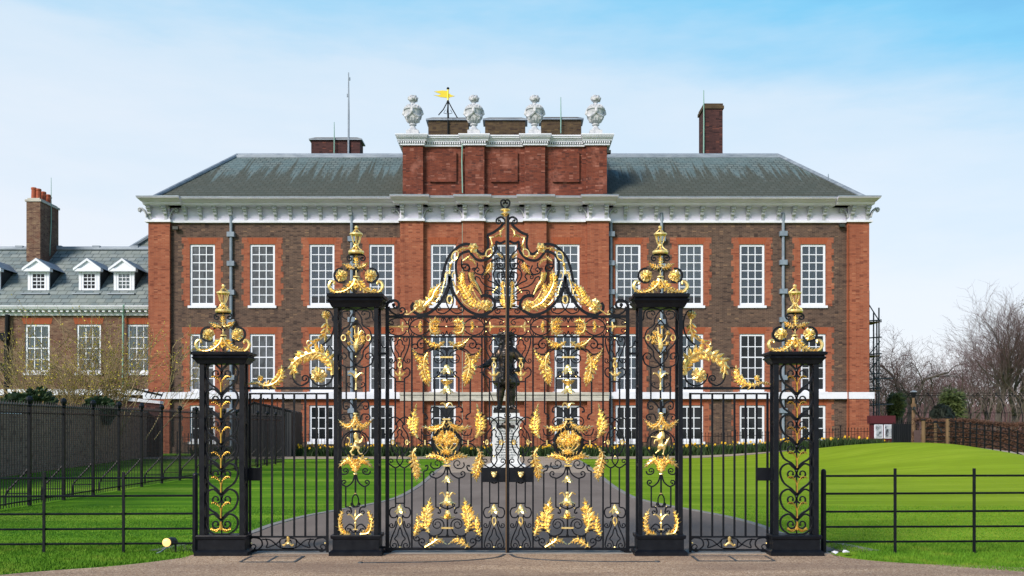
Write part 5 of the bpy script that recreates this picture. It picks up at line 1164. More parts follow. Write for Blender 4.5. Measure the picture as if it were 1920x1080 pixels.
sheet('garden_path', M_TAN, [(18.1,42.2),(19.8,40.3),(21.2,38.6),(23.4,36.6),(28,34)], [(18.5,46.5),(21.5,45),(24,43),(27,41),(33,39)], .012)

# rough grass blades in the verges where the turf is close enough to see them
def blades(name, n, region, hmin, hmax):
    r = random.Random(11); m = M()
    while len(m.f) < n:
        x, y = region(r)
        if x is None: continue
        h = r.uniform(hmin, hmax); a = r.uniform(0, 2*PI); w_ = .006; lx, ly = r.gauss(0,.4)*h, r.gauss(0,.4)*h; z = height(x,y)-.006
        o = len(m.v); m.v += [(x-w_*math.cos(a), y-w_*math.sin(a), z),(x+w_*math.cos(a), y+w_*math.sin(a), z),(x+lx, y+ly, z+h)]; m.f.append((o,o+1,o+2))
    return tag(m.obj(name, M_BLADE, recalc=False), 'short rough grass of the verge and lawn edge by the fences', 'grass', kind='stuff')
def edge(y):                                     # |x| of the forecourt edge on the verge
    return 4.05 if y > 11.6 else 4.05+ (11.6-y)*1.15 if y > 10.9 else 4.85+(10.9-y)*1.6
def verge(r):
    y = 10.0+3.2*r.random()**1.2; s = r.choice((-1,1)); e = edge(y)+r.gauss(0,.03) + (.12 if s > 0 else 0)
    x = s*(e+abs(r.random())*4.6)
    if abs(x) < 4.0 or abs(x) > y*.56+.2: return None, None
    return x, y
blades('verge_grass', 52000, verge, .018, .05)
def lawnnear(r):
    y = 12.4+7*r.random()**1.6; s = r.choice((-1,1)); x = s*r.uniform(3.6, 10.6)
    pe = 4.6 if y < 13 else 4.0 if y < 16 else 3.8
    if abs(x) < pe or abs(x) > y*.56: return None, None
    return x, y
blades('lawn_grass', 60000, lawnnear, .012, .028)

# steel gate tracks and covers let into the forecourt
def strip(name, pts, wd, label, mirror=None):
    m = M(); P = cr(pts, 6); vs = []
    for i, p in enumerate(P):
        a = P[max(0,i-1)]; b = P[min(len(P)-1,i+1)]; t = Vector((b[0]-a[0], b[1]-a[1])).normalized(); nx, ny = -t.y*wd/2, t.x*wd/2
        vs += [(p[0]+nx,p[1]+ny,.006),(p[0]+nx,p[1]+ny,.016),(p[0]-nx,p[1]-ny,.016),(p[0]-nx,p[1]-ny,.006)]
    m.add(vs, [(4*i+j,4*i+(j+1)%4,4*i+4+(j+1)%4,4*i+4+j) for i in range(len(P)-1) for j in range(4)]+[(0,1,2,3),(len(vs)-1,len(vs)-2,len(vs)-3,len(vs)-4)])
    m.lathe((P[-1][0],P[-1][1],0), [(.035,.006),(.03,.022),(.01,.024)], 10)
    return tag(m.obj(name, M_STEEL), label, 'gate track', 'curved tracks of the main gates')
def gp(l): return [tuple(G0(x,y))[:2] for x,y in l]
strip('gate_track', gp([(946,1041),(930,1047),(880,1052),(800,1055.5),(676,1057)]), .035, 'curved steel strip in the gravel before the lion pier')
strip('gate_track', gp([(957,1041),(972,1047),(1022,1051.5),(1110,1054.5),(1232,1055)]), .035, 'curved steel strip in the gravel before the horse pier')
def cover(x0, x1, y0, y1, label, light):
    a = G0(x0,y1); b = G0(x1,y0); t = thing('access_cover', ((a.x+b.x)/2,(a.y+b.y)/2,0), label, 'access cover', 'steel access covers in the forecourt')
    X0,X1,Y0,Y1 = a.x,b.x,a.y,b.y; m = M()
    for q in ((X0,X1,Y0,Y0+.03),(X0,X1,Y1-.03,Y1),(X0,X0+.03,Y0+.03,Y1-.03),(X1-.03,X1,Y0+.03,Y1-.03),((X0+X1)/2-.015,(X0+X1)/2+.015,Y0+.03,Y1-.03)): m.box(*q,.004,.016)
    m.obj('cover_frame', M_STEEL, t)
    for i in range(2):
        c = X0+.03 if i == 0 else (X0+X1)/2+.015; m = M(); m.box(c, c+(X1-X0)/2-.045, Y0+.03, Y1-.03, .004, .0125)
        m.obj('cover_plate', M_GRAVEL, t)
cover(447,572,1044.5,1056,'pale steel access cover before the side gate next to the lion pier', 0)
cover(1308,1436,1044,1054,'gravel filled access cover before the side gate next to the horse pier', 2)

# floodlight on the grass, and two scraps of paper
p = G0(327,1037); t = thing('floodlight', (p.x,p.y,0), 'small lit spotlight on a stake in the grass', 'floodlight')
m = M(); P_ = lambda x,y,d=0: W(x,y,p.y)+Vector((0,d,0)); k = p.y/F
m.tube([P_(318.5,1015.5,-.05),P_(322,1014.5,.0),P_(326,1013,.05)], [8.2*k,8.0*k,4.5*k], 14); m.obj('lamp_housing', M_PLASTIC, t)
m = M(); c = P_(316.3,1015.8,-.075); m.ball(c, 8.0*k, 14, 8, (1,.55,1)); m.obj('lens', M_LAMP, t)
m = M(); m.tube([P_(326,1013,.02),P_(328,1020,.02),P_(328,1036,.02)], [2.2*k,2.6*k,1.2*k], 6); m.box(P_(324,0).x,P_(331,0).x,p.y,p.y+.05,P_(0,1021).z,P_(0,1014).z); m.obj('stake', M_PLASTIC, t)
m = M(); m.tube([P_(318,1021,-.02),P_(313,1027,-.05),P_(306,1033,-.1),P_(299,1035.5,-.1)], .009, 5); m.obj('cable', M_CABLE, t)
for (x,y,wd,lb) in ((1565,1044,13,'torn white paper scrap lying on the grass, closer to the end pier'),(1586,1042.6,18,'longer flat white paper scrap lying on the grass, farther from the end pier')):
    c = G0(x,y); r = random.Random(x); m = M(); n = 7; k = wd/F*c.y/2
    ring = [Vector((c.x+k*math.cos(2*PI*i/n)*r.uniform(.7,1.1), c.y+.06*math.sin(2*PI*i/n)*r.uniform(.7,1.2), .04+.03*r.random())) for i in range(n)]
    m.add(ring+[Vector((c.x,c.y,.075))], [(i,(i+1)%n,n) for i in range(n)]); m.add([v-Vector((0,0,.004)) for v in ring], [tuple(range(n))]); tag(m.obj('paper_scrap', M_PAPER), lb, 'litter', 'scraps of paper on the verge')

# ------------------------------------------------------------------ statue on its pedestal
YS = 36.0; S = lambda x,y,d=0: W(x,y,YS)+Vector((0,-d,0)); ks = YS/F
ped = thing('pedestal', (W(949,0,YS).x, YS, 0), 'pale granite pedestal with lettering under the bronze statue', 'pedestal')
def sqst(m, prof, cx=949):
    n = len(prof); vs = []; X = W(cx,0,YS).x
    for hw, y in prof:
        r = hw*ks; z = max(0, W(0,y,YS).z); vs += [(X-r,YS-r,z),(X+r,YS-r,z),(X+r,YS+r,z),(X-r,YS+r,z)]
    m.add(vs, [(4*i+j,4*i+(j+1)%4,4*i+4+(j+1)%4,4*i+4+j) for i in range(n-1) for j in range(4)]+[(3,2,1,0),(4*n-4,4*n-3,4*n-2,4*n-1)])
m = M(); sqst(m, [(44,882),(44,877),(36,876.5),(36,871),(29,869),(26,864),(25,862),(24.5,802),(25,798)]); m.obj('die', M_PEDESTAL, ped)
m = M(); sqst(m, [(25,797.9),(27,794),(29,792),(28,790),(33,787.5),(34,786),(34,783.2),(31,782),(25.6,781),(25.2,774.8)]); m.obj('cornice', M_PEDESTAL, ped)
m = M()
for i in range(-5,6): q = S(949+i*2.6, 798.5+.12*i*i*.4, 25*ks+.03); m.ball(q, .07+.02*math.cos(i), 6, 4)
m.ball(S(949,797,25*ks+.05), .14, 8, 6, (1.3,.7,1)); m.obj('carved_garland', M_BRONZE, ped)
LINES = ['WILLIAM III','OF ORANGE','KING OF GREAT BRITAIN','AND IRELAND','MDCLXXXIX - MDCCII','PRESENTED BY WILLIAM II','GERMAN EMPEROR AND','KING OF PRUSSIA TO','KING EDWARD VII FOR','THE BRITISH NATION','MDCCCCVII']
for i, s_ in enumerate(LINES):
    cu = bpy.data.curves.new('inscription', 'FONT'); cu.body = s_; cu.align_x = 'CENTER'; cu.size = .098 if len(s_) < 16 else .072; cu.extrude = .004
    o = bpy.data.objects.new('tmp', cu); col.objects.link(o); dg = bpy.context.evaluated_depsgraph_get(); me = bpy.data.meshes.new_from_object(o.evaluated_get(dg)); bpy.data.objects.remove(o)
    me.materials.clear(); me.materials.append(M_LETTER); q = bpy.data.objects.new('inscription', me); col.objects.link(q); q.parent = ped
    q.rotation_euler = (PI/2,0,0); q.location = Vector((W(949,0,YS).x, YS-24.75*ks-.012, W(0,809.5+4.9*i,YS).z)) - BASE[ped.name]
st = thing('statue', tuple(S(949,775)), 'dark bronze standing man in wide hat and long coat, on pale pedestal', 'statue')
m = M()
def limb(a, ra, b, rb, n=7, f=(1,1,1)):
    a, b = Vector(a), Vector(b)
    for i in range(n+1): t = i/n; m.ball(a+(b-a)*t, (ra+(rb-ra)*t)*ks, 10, 7, f)
limb(S(940,722),9.5,S(938,742),7.6); limb(S(938,742),7.2,S(937,760),4.6); limb(S(937,763),4.8,S(932,766.5,.16),3.2)
limb(S(958,722),9.5,S(959.5,742),7.6); limb(S(959.5,742),7.2,S(960.5,760),4.6); limb(S(960.5,763),4.8,S(966,766.5,.14),3.2)
m.lathe((S(949,0).x,YS,0), [(22*ks,S(0,722).z),(24*ks,S(0,718).z),(21*ks,S(0,706).z),(15*ks,S(0,690).z),(14*ks,S(0,682).z),(16*ks,S(0,668).z),(16*ks,S(0,660).z),(12*ks,S(0,653).z),(6*ks,S(0,649).z)], 20)
for x, a in ((930,716),(937,720),(949,722),(961,721),(969,718)): limb(S(949+(x-949)*.55,690,.05),5,S(x,a,.18 if 935<x<965 else 0),6.5)
limb(S(937,660),9,S(926,674,.1),7.5); limb(S(926,674,.1),7,S(914,685,.35),5.5); limb(S(914,685,.35),5.8,S(906,688,.45),4.2); limb(S(906,688,.45),3.6,S(901,690,.5),2.6)
limb(S(962,660),9,S(979,676,-.05),7.5); limb(S(979,676,-.05),7,S(974,692,.15),5.6); limb(S(974,692,.15),5,S(966,697,.3),4)
limb(S(949,652),6.5,S(949,642),6.5); m.ball(S(949,637),8.4*ks,14,10,(.92,1,1.15)); m.ball(S(949,638,8*ks),2.0*ks,8,6); limb(S(946,634,.0),1.5,S(944,634,.15),1.5)
for sx in (-1,1):
    for i in range(7): m.ball(S(949+sx*(8.5+.5*math.sin(i*2)),633+3.4*i,.03*math.cos(i*2)), (4.2+.3*i)*ks, 8, 6)
    limb(S(949+sx*3,668,15.5*ks),3.2,S(949+sx*6,712,22*ks),4)
m.ball(S(949,650,.14),4.5*ks,8,6,(1,1,1.3)); m.ball(S(949,655,.2),3.5*ks,8,6,(1,1,1.5))
m.lathe((S(949,0).x,YS,0), [(4*ks,S(0,632).z),(16.5*ks,S(0,631).z),(19*ks,S(0,628.5).z),(17.5*ks,S(0,628.8).z),(9*ks,S(0,629).z),(8.4*ks,S(0,623).z),(5*ks,S(0,621).z)], 18)
for i in range(9): a = PI*(.15+.7*i/8); m.ball(S(949+15*math.cos(a),626.5-1.5*math.sin(a),.1*math.sin(a)), 2.8*ks, 6, 5)
blob(m, 'figure', M_BRONZE, st, .022, 2)
m = M(); m.tube([S(905,699,.3),S(916,728,.15),S(929,762,.1)], [1.2*ks,1.0*ks,.5*ks], 6); m.tube([S(900,700,.3),S(911,697,.3)], .9*ks, 6); m.obj('sword', M_BRONZE, st)
m = M(); m.tube([S(893,691,.5),S(912,685,.45)], 1.7*ks, 7); m.obj('baton', M_BRONZE, st)
m = M(); X = S(949,0).x; m.box(X-23.6*ks,X+23.6*ks,YS-23*ks,YS+23*ks,S(0,774.7).z,S(0,768.2).z); m.obj('plinth', M_BRONZE, st)

# ------------------------------------------------------------------ flower bed under the palace
def leafy(m, n, fn, lo, hi, wd):
    for _ in range(n):
        p, d = fn(); l = rnd.uniform(lo, hi); d = Vector(d).normalized(); s_ = d.orthogonal().normalized(); s_ = (s_*math.cos(_*1.7)+d.cross(s_)*math.sin(_*1.7))*wd*rnd.uniform(.6,1.3)
        p = Vector(p); o = len(m.v); m.v += [tuple(p-s_*.5), tuple(p+s_*.5), tuple(p+d*l+s_*.3), tuple(p+d*l*1.25), tuple(p+d*l-s_*.5)][:4]; m.f.append((o,o+1,o+2,o+3))
m = M(); r = random.Random(5)
def bedpt():
    x = r.uniform(-17.5,20.2); y = r.uniform(51.6,53.4); return (x,y,height(x,y)-.02), (r.gauss(0,.22), r.gauss(0,.22)-.05, 1)
leafy(m, 15000, bedpt, .30, .52, .075)
tag(m.obj('daffodil_foliage', M_BED, recalc=False), 'dense dark green strap leaves filling the bed along the palace', 'flower bed', kind='stuff')
fm = M()
for i in range(6): a = PI*i/3; fm.lobe((0,-.03,0), (.085*math.cos(a),-.035,.085*math.sin(a)), .06, (0,-.02,0))
fm.tube([(0,-.03,0),(0,-.09,0)], [.028,.042], 8); head = fm
proto = None
for i in range(235):
    x = r.uniform(-13.2,20.1); y = r.uniform(51.5,53.0)
    if i % 9 == 0: xx = x
    elif r.random() < .5: x = xx + r.gauss(0,.6)
    x = max(-13.2, min(20.1, x))
    loc = (x, y, height(x,y)+r.uniform(.42,.64))
    if proto is None:
        s_ = M(); s_.tube([(0,0,0),(0,.01,-.25),(0,.02,-.5)], .012, 4)
        proto = head.obj('daffodil', M_DAFF); s_.obj('stem', M_BED, proto); proto.location = loc; o = proto; tag(o, 'small yellow daffodil in the dark green bed along the palace', 'daffodil', 'daffodils in the palace bed')
    else: o = copy_tree(proto, None, loc)
    q = r.uniform(.5,.95); o.scale = (q,q,q*r.uniform(.9,1.3)); o.rotation_euler = (r.uniform(-.5,.2), 0, r.uniform(-1,1))

# ------------------------------------------------------------------ railings
def rail_panel(m, a, b, h, gap, z0=.12, r=.011, spike=.10, rails=2, low=.12):
    a, b = Vector(a), Vector(b); L_ = (b-a).length; n = max(2, int(L_/gap))
    for i in range(n):
        p = a+(b-a)*((i+.5)/n); m.tube([p+Vector((0,0,z0-.1)), p+Vector((0,0,h))], r, 4); 
        if spike: m.tube([p+Vector((0,0,h)), p+Vector((0,0,h+spike*.35)), p+Vector((0,0,h+spike))], [r*1.1,r*1.9,.002], 4)
    for z in ([low, h-.12] if rails == 2 else [low, h-.10, h-.22]): m.tube([a+Vector((0,0,z)), b+Vector((0,0,z))], .02, 4)
rl = thing('iron_railing', (-9.85,20,0), 'tall dense black railing with ball topped posts running back beside the lawn', 'railing')
ys_ = [13.4+1.525*i for i in range(20)]; xr_ = lambda y: -9.78-.016*(y-13.4)
for i, y in enumerate(ys_):
    m = M(); x = xr_(y); m.box(x-.032,x+.032,y-.032,y+.032,-.05,2.0); po = m.obj('post', M_IRON, rl); m = M(); m.lathe((x,y,0), [(.02,2.0),(.045,2.03),(.02,2.06),(.06,2.10),(.075,2.15),(.06,2.20),(.01,2.23)], 8); m.obj('ball_finial', M_IRON, po)
    m = M(); m.tube([(x,y,.78),(x-.12,y-.02,.62),(x-.42,y-.05,.3),(x-.46,y-.05,.2),(x-.46,y-.05,-.05)], .022, 5); m.tube([(x,y,.24),(x-.46,y-.05,.24)], .016, 4); m.obj('stay', M_IRON, rl)
    if i < len(ys_)-1: m = M(); rail_panel(m, (x,y+.03,0), (xr_(ys_[i+1]),ys_[i+1]-.03,0), 2.0, .098, r=.010, spike=.13, low=.1); m.obj('bar_panel', M_IRON, rl)
ar = thing('area_railing', (0,55,0), 'low black spiked railing between the flower bed and the palace wall', 'railing')
x = -19.4
while x < 20.6:
    m = M(); z = height(x,55); rail_panel(m, (x,55,z), (x+2.0,55,z), 1.12, .17, r=.014, spike=.12); m.tube([(x,55,z),(x,55,z+1.28)], .028, 5); m.ball((x,55,z+1.3), .045, 6, 4); m.obj('bar_panel', M_DULLIRON, ar); x += 2.0
# black boarded enclosure beside the bed
YB = 51.0; t = thing('boarded_shed', (W(500,0,YB).x,YB,0), 'black boarded enclosure with sloping top at the palace corner', 'shed')
P = [W(436,775,YB),W(476,755.5,YB),W(546,772,YB)]; base = [Vector((p.x,YB,-.1)) for p in P]
m = M(); m.extr([base[0],base[1],base[2],P[2],P[1],P[0]], (0,2.6,0)); m.obj('wall', M_BLACKWOOD, t)
m = M(); a = P[0].x
while a < P[2].x: 
    zt = (P[0].z+(P[1].z-P[0].z)*(a-P[0].x)/(P[1].x-P[0].x)) if a < P[1].x else P[1].z+(P[2].z-P[1].z)*(a-P[1].x)/(P[2].x-P[1].x)
    m.box(a, a+.04, YB-.03, YB-.001, -.1, zt-.04); a += .21
m.obj('cover_strips', M_BLACKWOOD, t)
m = M(); m.tube([P[0]+Vector((0,-.03,.02)),P[1]+Vector((0,-.03,.03)),P[2]+Vector((0,-.03,.02))], .05, 6); m.obj('capping', M_DULLIRON, t)
m = M()
for x in (476,487,494,502,511,520,533): q = W(x,760,YB-.1); m.tube([Vector((q.x,YB-.1,0)),Vector((q.x,YB-.1,q.z+rnd.uniform(.0,.35)))], .022, 4); m.ball(Vector((q.x,YB-.1,q.z+.35)), .05, 6, 4)
m.obj('standards', M_DULLIRON, t)

# ------------------------------------------------------------------ garden wall, shrubs and spiked rail at the left
t = thing('garden_wall', (-17,40,0), 'old brown brick garden wall seen through the tall railing', 'wall')
A, B = Vector((-15.0,22,0)), Vector((-19.6,52,0)); nrm = Vector((-(B-A).y,(B-A).x,0)).normalized()*.35
m = M(); m.extr([A,B,B+nrm,A+nrm], (0,0,2.32)); m.obj('wall', M_GARDENBRICK, t)
m = M(); u = nrm*.15; m.extr([A-u+Vector((0,0,2.324)),B-u+Vector((0,0,2.324)),B+nrm+u+Vector((0,0,2.324)),A+nrm+u+Vector((0,0,2.324))], (0,0,.07)); m.obj('coping', M_KERB, t)
m = M(); m.extr([A-u*.2+Vector((0,0,2.02)),A+(B-A)*.34-u*.2+Vector((0,0,2.02)),A+(B-A)*.34-u*.02+Vector((0,0,2.02)),A-u*.02+Vector((0,0,2.02))], (0,0,.05)); m.obj('white_conduit', M_WHITE, t)
for i, px in enumerate((292,338)): pass
t = thing('spiked_rail', tuple(W(250,752,50)), 'black curled anti-climb rail on a pale sloping ledge at the palace corner', 'spiked rail')
Yk = 50.0; m = M()
for (x0,y0,x1,y1) in ((150,745,205,748),(196,733,232,741),(232,725,304,741)):
    m.tube([W(x0,y0,Yk),W(x1,y1,Yk)], .06, 5)
    for i in range(9):
        f = i/8; q = W(x0+(x1-x0)*f, y0+(y1-y0)*f, Yk); m.tube([q, q+Vector((.10,-.1,.16)), q+Vector((.22,-.1,.10))], [.03,.022,.006], 4); m.tube([q, q+Vector((-.08,-.12,-.22)), q+Vector((.02,-.12,-.34))], [.03,.022,.006], 4)
m.obj('spikes', M_DULLIRON, t)
m = M(); m.extr([W(200,741,Yk+.3),W(300,752,Yk+.3),W(300,757,Yk+.3),W(200,748,Yk+.3)], (0,.5,0)); m.obj('ledge', M_WHITE, t)
m = M(); m.extr([Vector((W(200,0,Yk+.4).x,Yk+.4,-.1)),Vector((W(300,0,Yk+.4).x,Yk+.4,-.1)),W(300,757.5,Yk+.4),W(200,748.5,Yk+.4)], (0,.4,0)); m.obj('stair_wall', M_CHIMRED, t)
def twigs(m, p, d, ln, r, lvl, wob, spread, kids, up=.0, seg=4, rr=None, lim=3, leafm=None, out=None):
    rr = rr or rnd; P = [Vector(p)]; d = Vector(d).normalized(); R = [r]
    for i in range(seg):
        d = (d + Vector((rr.gauss(0,wob), rr.gauss(0,wob), rr.gauss(0,wob)+up))).normalized(); P.append(P[-1]+d*ln/seg); R.append(r*(1-.62*(i+1)/seg))
    (m[min(lvl,len(m)-1)]).tube(P, R, 6 if lvl == 0 else 4 if lvl < 2 else 3, lvl < 2)
    if leafm and lvl >= lim-1:
        for q in P[1:]:
            if rr.random() < .4: leafm.tube([q, q+Vector((rr.gauss(0,.04),rr.gauss(0,.04),.04))], [.028,.016], 3)
    if lvl >= lim: return
    k = kids[min(lvl,len(kids)-1)]
    for i in range(k):
        f = .28+.70*(i+rr.random())/k; j = min(int(f*seg), seg-1); q = P[j]+(P[j+1]-P[j])*(f*seg-j); ax = (P[j+1]-P[j]).normalized()
        o = ax.orthogonal().normalized(); a = rr.uniform(0,2*PI); o = o*math.cos(a)+ax.cross(o)*math.sin(a); an = spread*rr.uniform(.6,1.25)
        twigs(m, q, ax*math.cos(an)+o*math.sin(an), ln*rr.uniform(.48,.72), max(R[j]*.55, .012), lvl+1, wob*1.15, spread, kids, up, max(2,seg-1), rr, lim, leafm)
t = thing('flowering_shrub', (-20.0,44.5,0), 'straw coloured twiggy shrub with yellow buds above the garden wall', 'shrub')
ms = [M(),M()]; lf = M(); rr = random.Random(21)
for i in range(44):
    x = -20.2+rr.gauss(0,1.15); twigs(ms, (x,44.5+rr.gauss(0,.5),1.0), ((x+20.2)*.30+rr.gauss(0,.12),rr.gauss(0,.2),1), rr.uniform(2.4,3.9), .03, 0, .12, .5, (6,5,2), .02, 5, rr, 2, lf)
ms[0].obj('stem', M_SHRUBTWIG, t); ms[1].obj('twigs', M_SHRUBTWIG, t); lf.obj('buds', M_YELLOWBUD, t)
def cloud(m, c, rad, n, size, seed=1, hollow=.6, zmin=-1):
    r = random.Random(seed); c = Vector(c)
    for _ in range(n):
        v = Vector((r.gauss(0,1),r.gauss(0,1),r.gauss(0,1))).normalized()
        if v.z < zmin: v.z = -v.z
        q = hollow+(1-hollow)*r.random(); lump = 1+.16*noise.noise(v*2.3+Vector((seed,0,0)))+.10*noise.noise(v*5.1)
        p = c+Vector((v.x*rad[0],v.y*rad[1],v.z*rad[2]))*q*lump; d = (v+Vector((r.gauss(0,.6),r.gauss(0,.6),r.gauss(0,.6)))).normalized(); s_ = d.orthogonal()*size*.5*r.uniform(.6,1.2); l = size*r.uniform(.7,1.4)
        o = len(m.v); m.v += [tuple(p-s_*.3),tuple(p+d*l*.5+s_),tuple(p+d*l),tuple(p+d*l*.5-s_)]; m.f.append((o,o+1,o+2,o+3))
for (px,Y,z,rad,lb) in ((72,40,2.35,(.75,.6,.85),'dark leafy evergreen bush above the garden wall beside the drainpipe'),(36,41,2.3,(.8,.6,.7),'low dark evergreen bush above the garden wall by the picture edge'),(186,42,2.3,(.7,.6,.55),'small glossy evergreen bush above the wall under the twiggy shrub')):
    q = W(px,0,Y); t = thing('evergreen_bush', (q.x,Y,0), lb, 'shrub', 'evergreen bushes behind the garden wall'); m = M(); cloud(m, (q.x,Y,z), rad, 900, .16, px); m.obj('foliage', M_HEDGE, t, recalc=False)
    m = M(); m.tube([(q.x,Y,0),(q.x+.05,Y,z)], [.06,.03], 5); m.obj('stem', M_BARK, t)
# ------------------------------------------------------------------ right: scaffold, notice board, gates, fence on the mound
Yx = 60.0; t = thing('scaffold_tower', tuple(Vector((W(1640,0,Yx).x,Yx,0))), 'slim steel scaffold tower against the end of the palace', 'scaffold')
def pole(name, pts, r, mt, th): m = M(); m.tube(pts, r, 6); return m.obj(name, mt, th)
for x, top, d in ((1629,545,0),(1638,586,1.3),(1648,577,0),(1644,600,1.3)): pole('standard', [W(x,top,Yx+d), Vector((W(x,0,Yx+d).x,Yx+d,0))], .045, M_SCAFF, t)
for y in (602,605,634,665,702,711,729,760): pole('ledger', [W(1624,y,Yx), W(1653+(22 if y in (711,760) else 0),y-2,Yx)], .04, M_SCAFF, t)
for (a,b,c,d) in ((1626,566,1650,604),(1626,700,1652,668),(1650,720,1628,690),(1650,640,1627,668)): pole('brace', [W(a,b,Yx-.05), W(c,d,Yx-.05)], .035, M_SCAFF, t)
for y in (603,666,732): 
    m = M(); a, b = W(1624,y,Yx-.1), W(1650,y,Yx-.1); m.box(a.x,b.x,Yx-.1,Yx+1.4,a.z-.05,a.z); m.obj('deck', M_WOOD, t)
Yn = 53.5; t = thing('notice_board', (W(1655,0,Yn).x,Yn,0), 'maroon notice board holding two black and white posters', 'notice board')
m = M(); a, b = W(1634,836,Yn), W(1675,781,Yn); m.box(a.x,b.x,Yn,Yn+.35,0,b.z); m.obj('board', M_MAROON, t)
m = M(); q = W(0,794,Yn).z; m.box(a.x-.1,b.x+.08,Yn-.12,Yn+.4,q,b.z+.05); m.obj('fascia', M_MAROON, t)
for i,(x0,x1) in enumerate(((1639,1655),(1657,1674))):
    m = M(); c, d = W(x0,822,Yn), W(x1,795.5,Yn); m.box(c.x,d.x,Yn-.03,Yn-.003,c.z,d.z); f = m.obj('poster_frame', M_FRAME, t)
    m = M(); m.box(c.x+.06,d.x-.06,Yn-.05,Yn-.031,c.z+.06,d.z-.06); p_ = m.obj('poster', M_POSTER, f)
t = thing('garden_gate_screen', (W(1696,0,52.5).x,52.5,0), 'dark green boarded fence with iron uprights beside the notice board', 'fence')
m = M(); a, b = W(1673,0,52.5), W(1721,795,52.5); m.box(a.x,b.x,52.5,52.6,0,b.z); m.obj('boards', M_BLACKWOOD, t)
m = M()
for i in range(13): x = a.x+.06+(b.x-a.x-.12)*i/12; m.tube([(x,52.42,0),(x,52.42,b.z+.12)], .02, 4)
m.obj('uprights', M_DULLIRON, t)
Yl = 51.5; t = thing('lamp_post', (W(1713,0,Yl).x,Yl,height(W(1713,0,Yl).x,Yl)), 'brown lamp post with a small square lantern beside the dark fence', 'lamp post')
P_ = lambda x,y: W(x,y,Yl); m = M(); m.tube([Vector((P_(1713,0).x,Yl,0)),P_(1713,780),P_(1713,746)], [.13,.10,.07], 10); m.box(P_(1709.5,0).x,P_(1716.5,0).x,Yl-.1,Yl+.1,P_(0,763).z,P_(0,757).z); m.obj('post', M_WOOD, t)
m = M(); m.lathe((P_(1713,0).x,Yl,0), [(.06,P_(0,746).z),(.10,P_(0,743).z),(.17,P_(0,735.5).z)], 4, True); m.obj('lantern', M_DULLIRON, t); m = M(); m.lathe((P_(1713,0).x,Yl,0), [(.19,P_(0,735.3).z),(.19,P_(0,733.8).z),(.05,P_(0,732).z)], 4, True); m.obj('lantern_cap', M_LEAD, t)
m = M(); m.tube([P_(1712,764)+Vector((0,-.15,0)),P_(1708,768)+Vector((0,-.3,0))], .07, 6); m.obj('camera', M_PLASTIC, t)
for px, top, bot, Y, lb in ((1731.5,787,836,41,'sturdy brown post with flat cap at the free end of the field gate'),(1754,790,836,41,'thin brown post midway along the field gate'),(1777,783,835,40.4,'tallest brown post with flat cap where the field gate meets the iron fence')):
    q = W(px,0,Y); g = height(q.x,Y); t = thing('gate_post', (q.x,Y,g), lb, 'gate post', 'brown posts of the field gate'); r_ = .085 if px != 1754 else .065
    m = M(); z = W(0,top+1.5,Y).z; m.lathe((q.x,Y,0), [(r_,g-.1),(r_*.96,z)], 10); m.obj('post', M_WOOD, t); m = M(); m.lathe((q.x,Y,0), [(r_*1.35,z+.001),(r_*1.4,z+.03),(r_*.5,z+.06)], 10); m.obj('cap', M_DULLIRON, t)
t = thing('field_gate', tuple(Vector((W(1742,0,41).x,41,.8))), 'low iron field gate of level bars between the brown posts', 'gate')
for y in (793,803,812,820,828): pole('rail', [W(1733,y,41.0), W(1776,y-1,40.6)], .022, M_DULLIRON, t)
pole('brace', [W(1756,795,40.95), W(1767,812,40.95)], .018, M_SCAFF, t)
t = thing('iron_fence', tuple(Vector((W(1846,0,39).x,39,.7))), 'curving black five-rail fence along the tan garden path', 'fence')
FP = [(1777,835,784,40.4),(1792,834.5,788,40.1),(1806,834,790,39.9),(1819,834.5,791.5,39.7),(1831,835,793,39.5),(1846,837,795,39.3),(1861,840,796,39),(1876,844,798,38.6),(1892,850,801.5,38.2),(1908,855,806.5,37.8),(1926,864,813,37.3),(1946,874,821,36.8)]
for (x,b,tp,Y) in FP[1:]: q = W(x,b,Y); m = M(); g = min(q.z, height(q.x,Y))-.15; m.box(q.x-.025,q.x+.025,Y-.02,Y+.02,g,W(x,tp,Y).z); m.obj('post', M_DULLIRON, t)
for f in (.07,.28,.48,.68,.88): pole('rail', [W(x,tp+(b-tp)*f,Y-.03) for x,b,tp,Y in FP], .018, M_DULLIRON, t)

# beech hedge behind the path
t = thing('beech_hedge', (27,48,0), 'clipped rust brown beech hedge behind the curving fence', 'hedge')
def hedge(n, pts, wd, z0, z1, size, seed):
    r = random.Random(seed); m = M(); P = [Vector(p) for p in pts]
    for _ in range(n):
        i = r.randrange(len(P)-1); f = r.random(); c = P[i]+(P[i+1]-P[i])*f; g = height(c.x,c.y)
        top = r.random() < .35; y = r.uniform(-wd,wd) if top else (-wd if r.random() < .8 else wd); z = z1 if top else r.uniform(z0,z1)
        p = c+Vector((r.gauss(0,.05), y+r.gauss(0,.07), g+z+r.gauss(0,.05)+.05*math.sin(c.x*2.3))); d = Vector((r.gauss(0,1),r.gauss(0,1)-.5,r.gauss(0,1)+.4)).normalized(); s_ = d.orthogonal()*size*.5; l = size*r.uniform(.7,1.3); o = len(m.v)
        m.v += [tuple(p-s_*.3),tuple(p+d*l*.5+s_),tuple(p+d*l),tuple(p+d*l*.5-s_)]; m.f.append((o,o+1,o+2,o+3))
    return m
hp = [(20.5,49,0),(23,48,0),(26,46,0),(31,44.5,0),(38,43,0)]
hedge(34000, hp, .55, 0, 1.5, .065, 3).obj('leaves', M_BEECH, t, recalc=False)
m = M()
for a,b in zip(hp,hp[1:]): a, b = Vector(a), Vector(b); n_ = Vector((0,.42,0)); m.extr([a-n_,b-n_,b+n_,a+n_], (0,0,1.42))
m.obj('branches', M_TWIG, t)
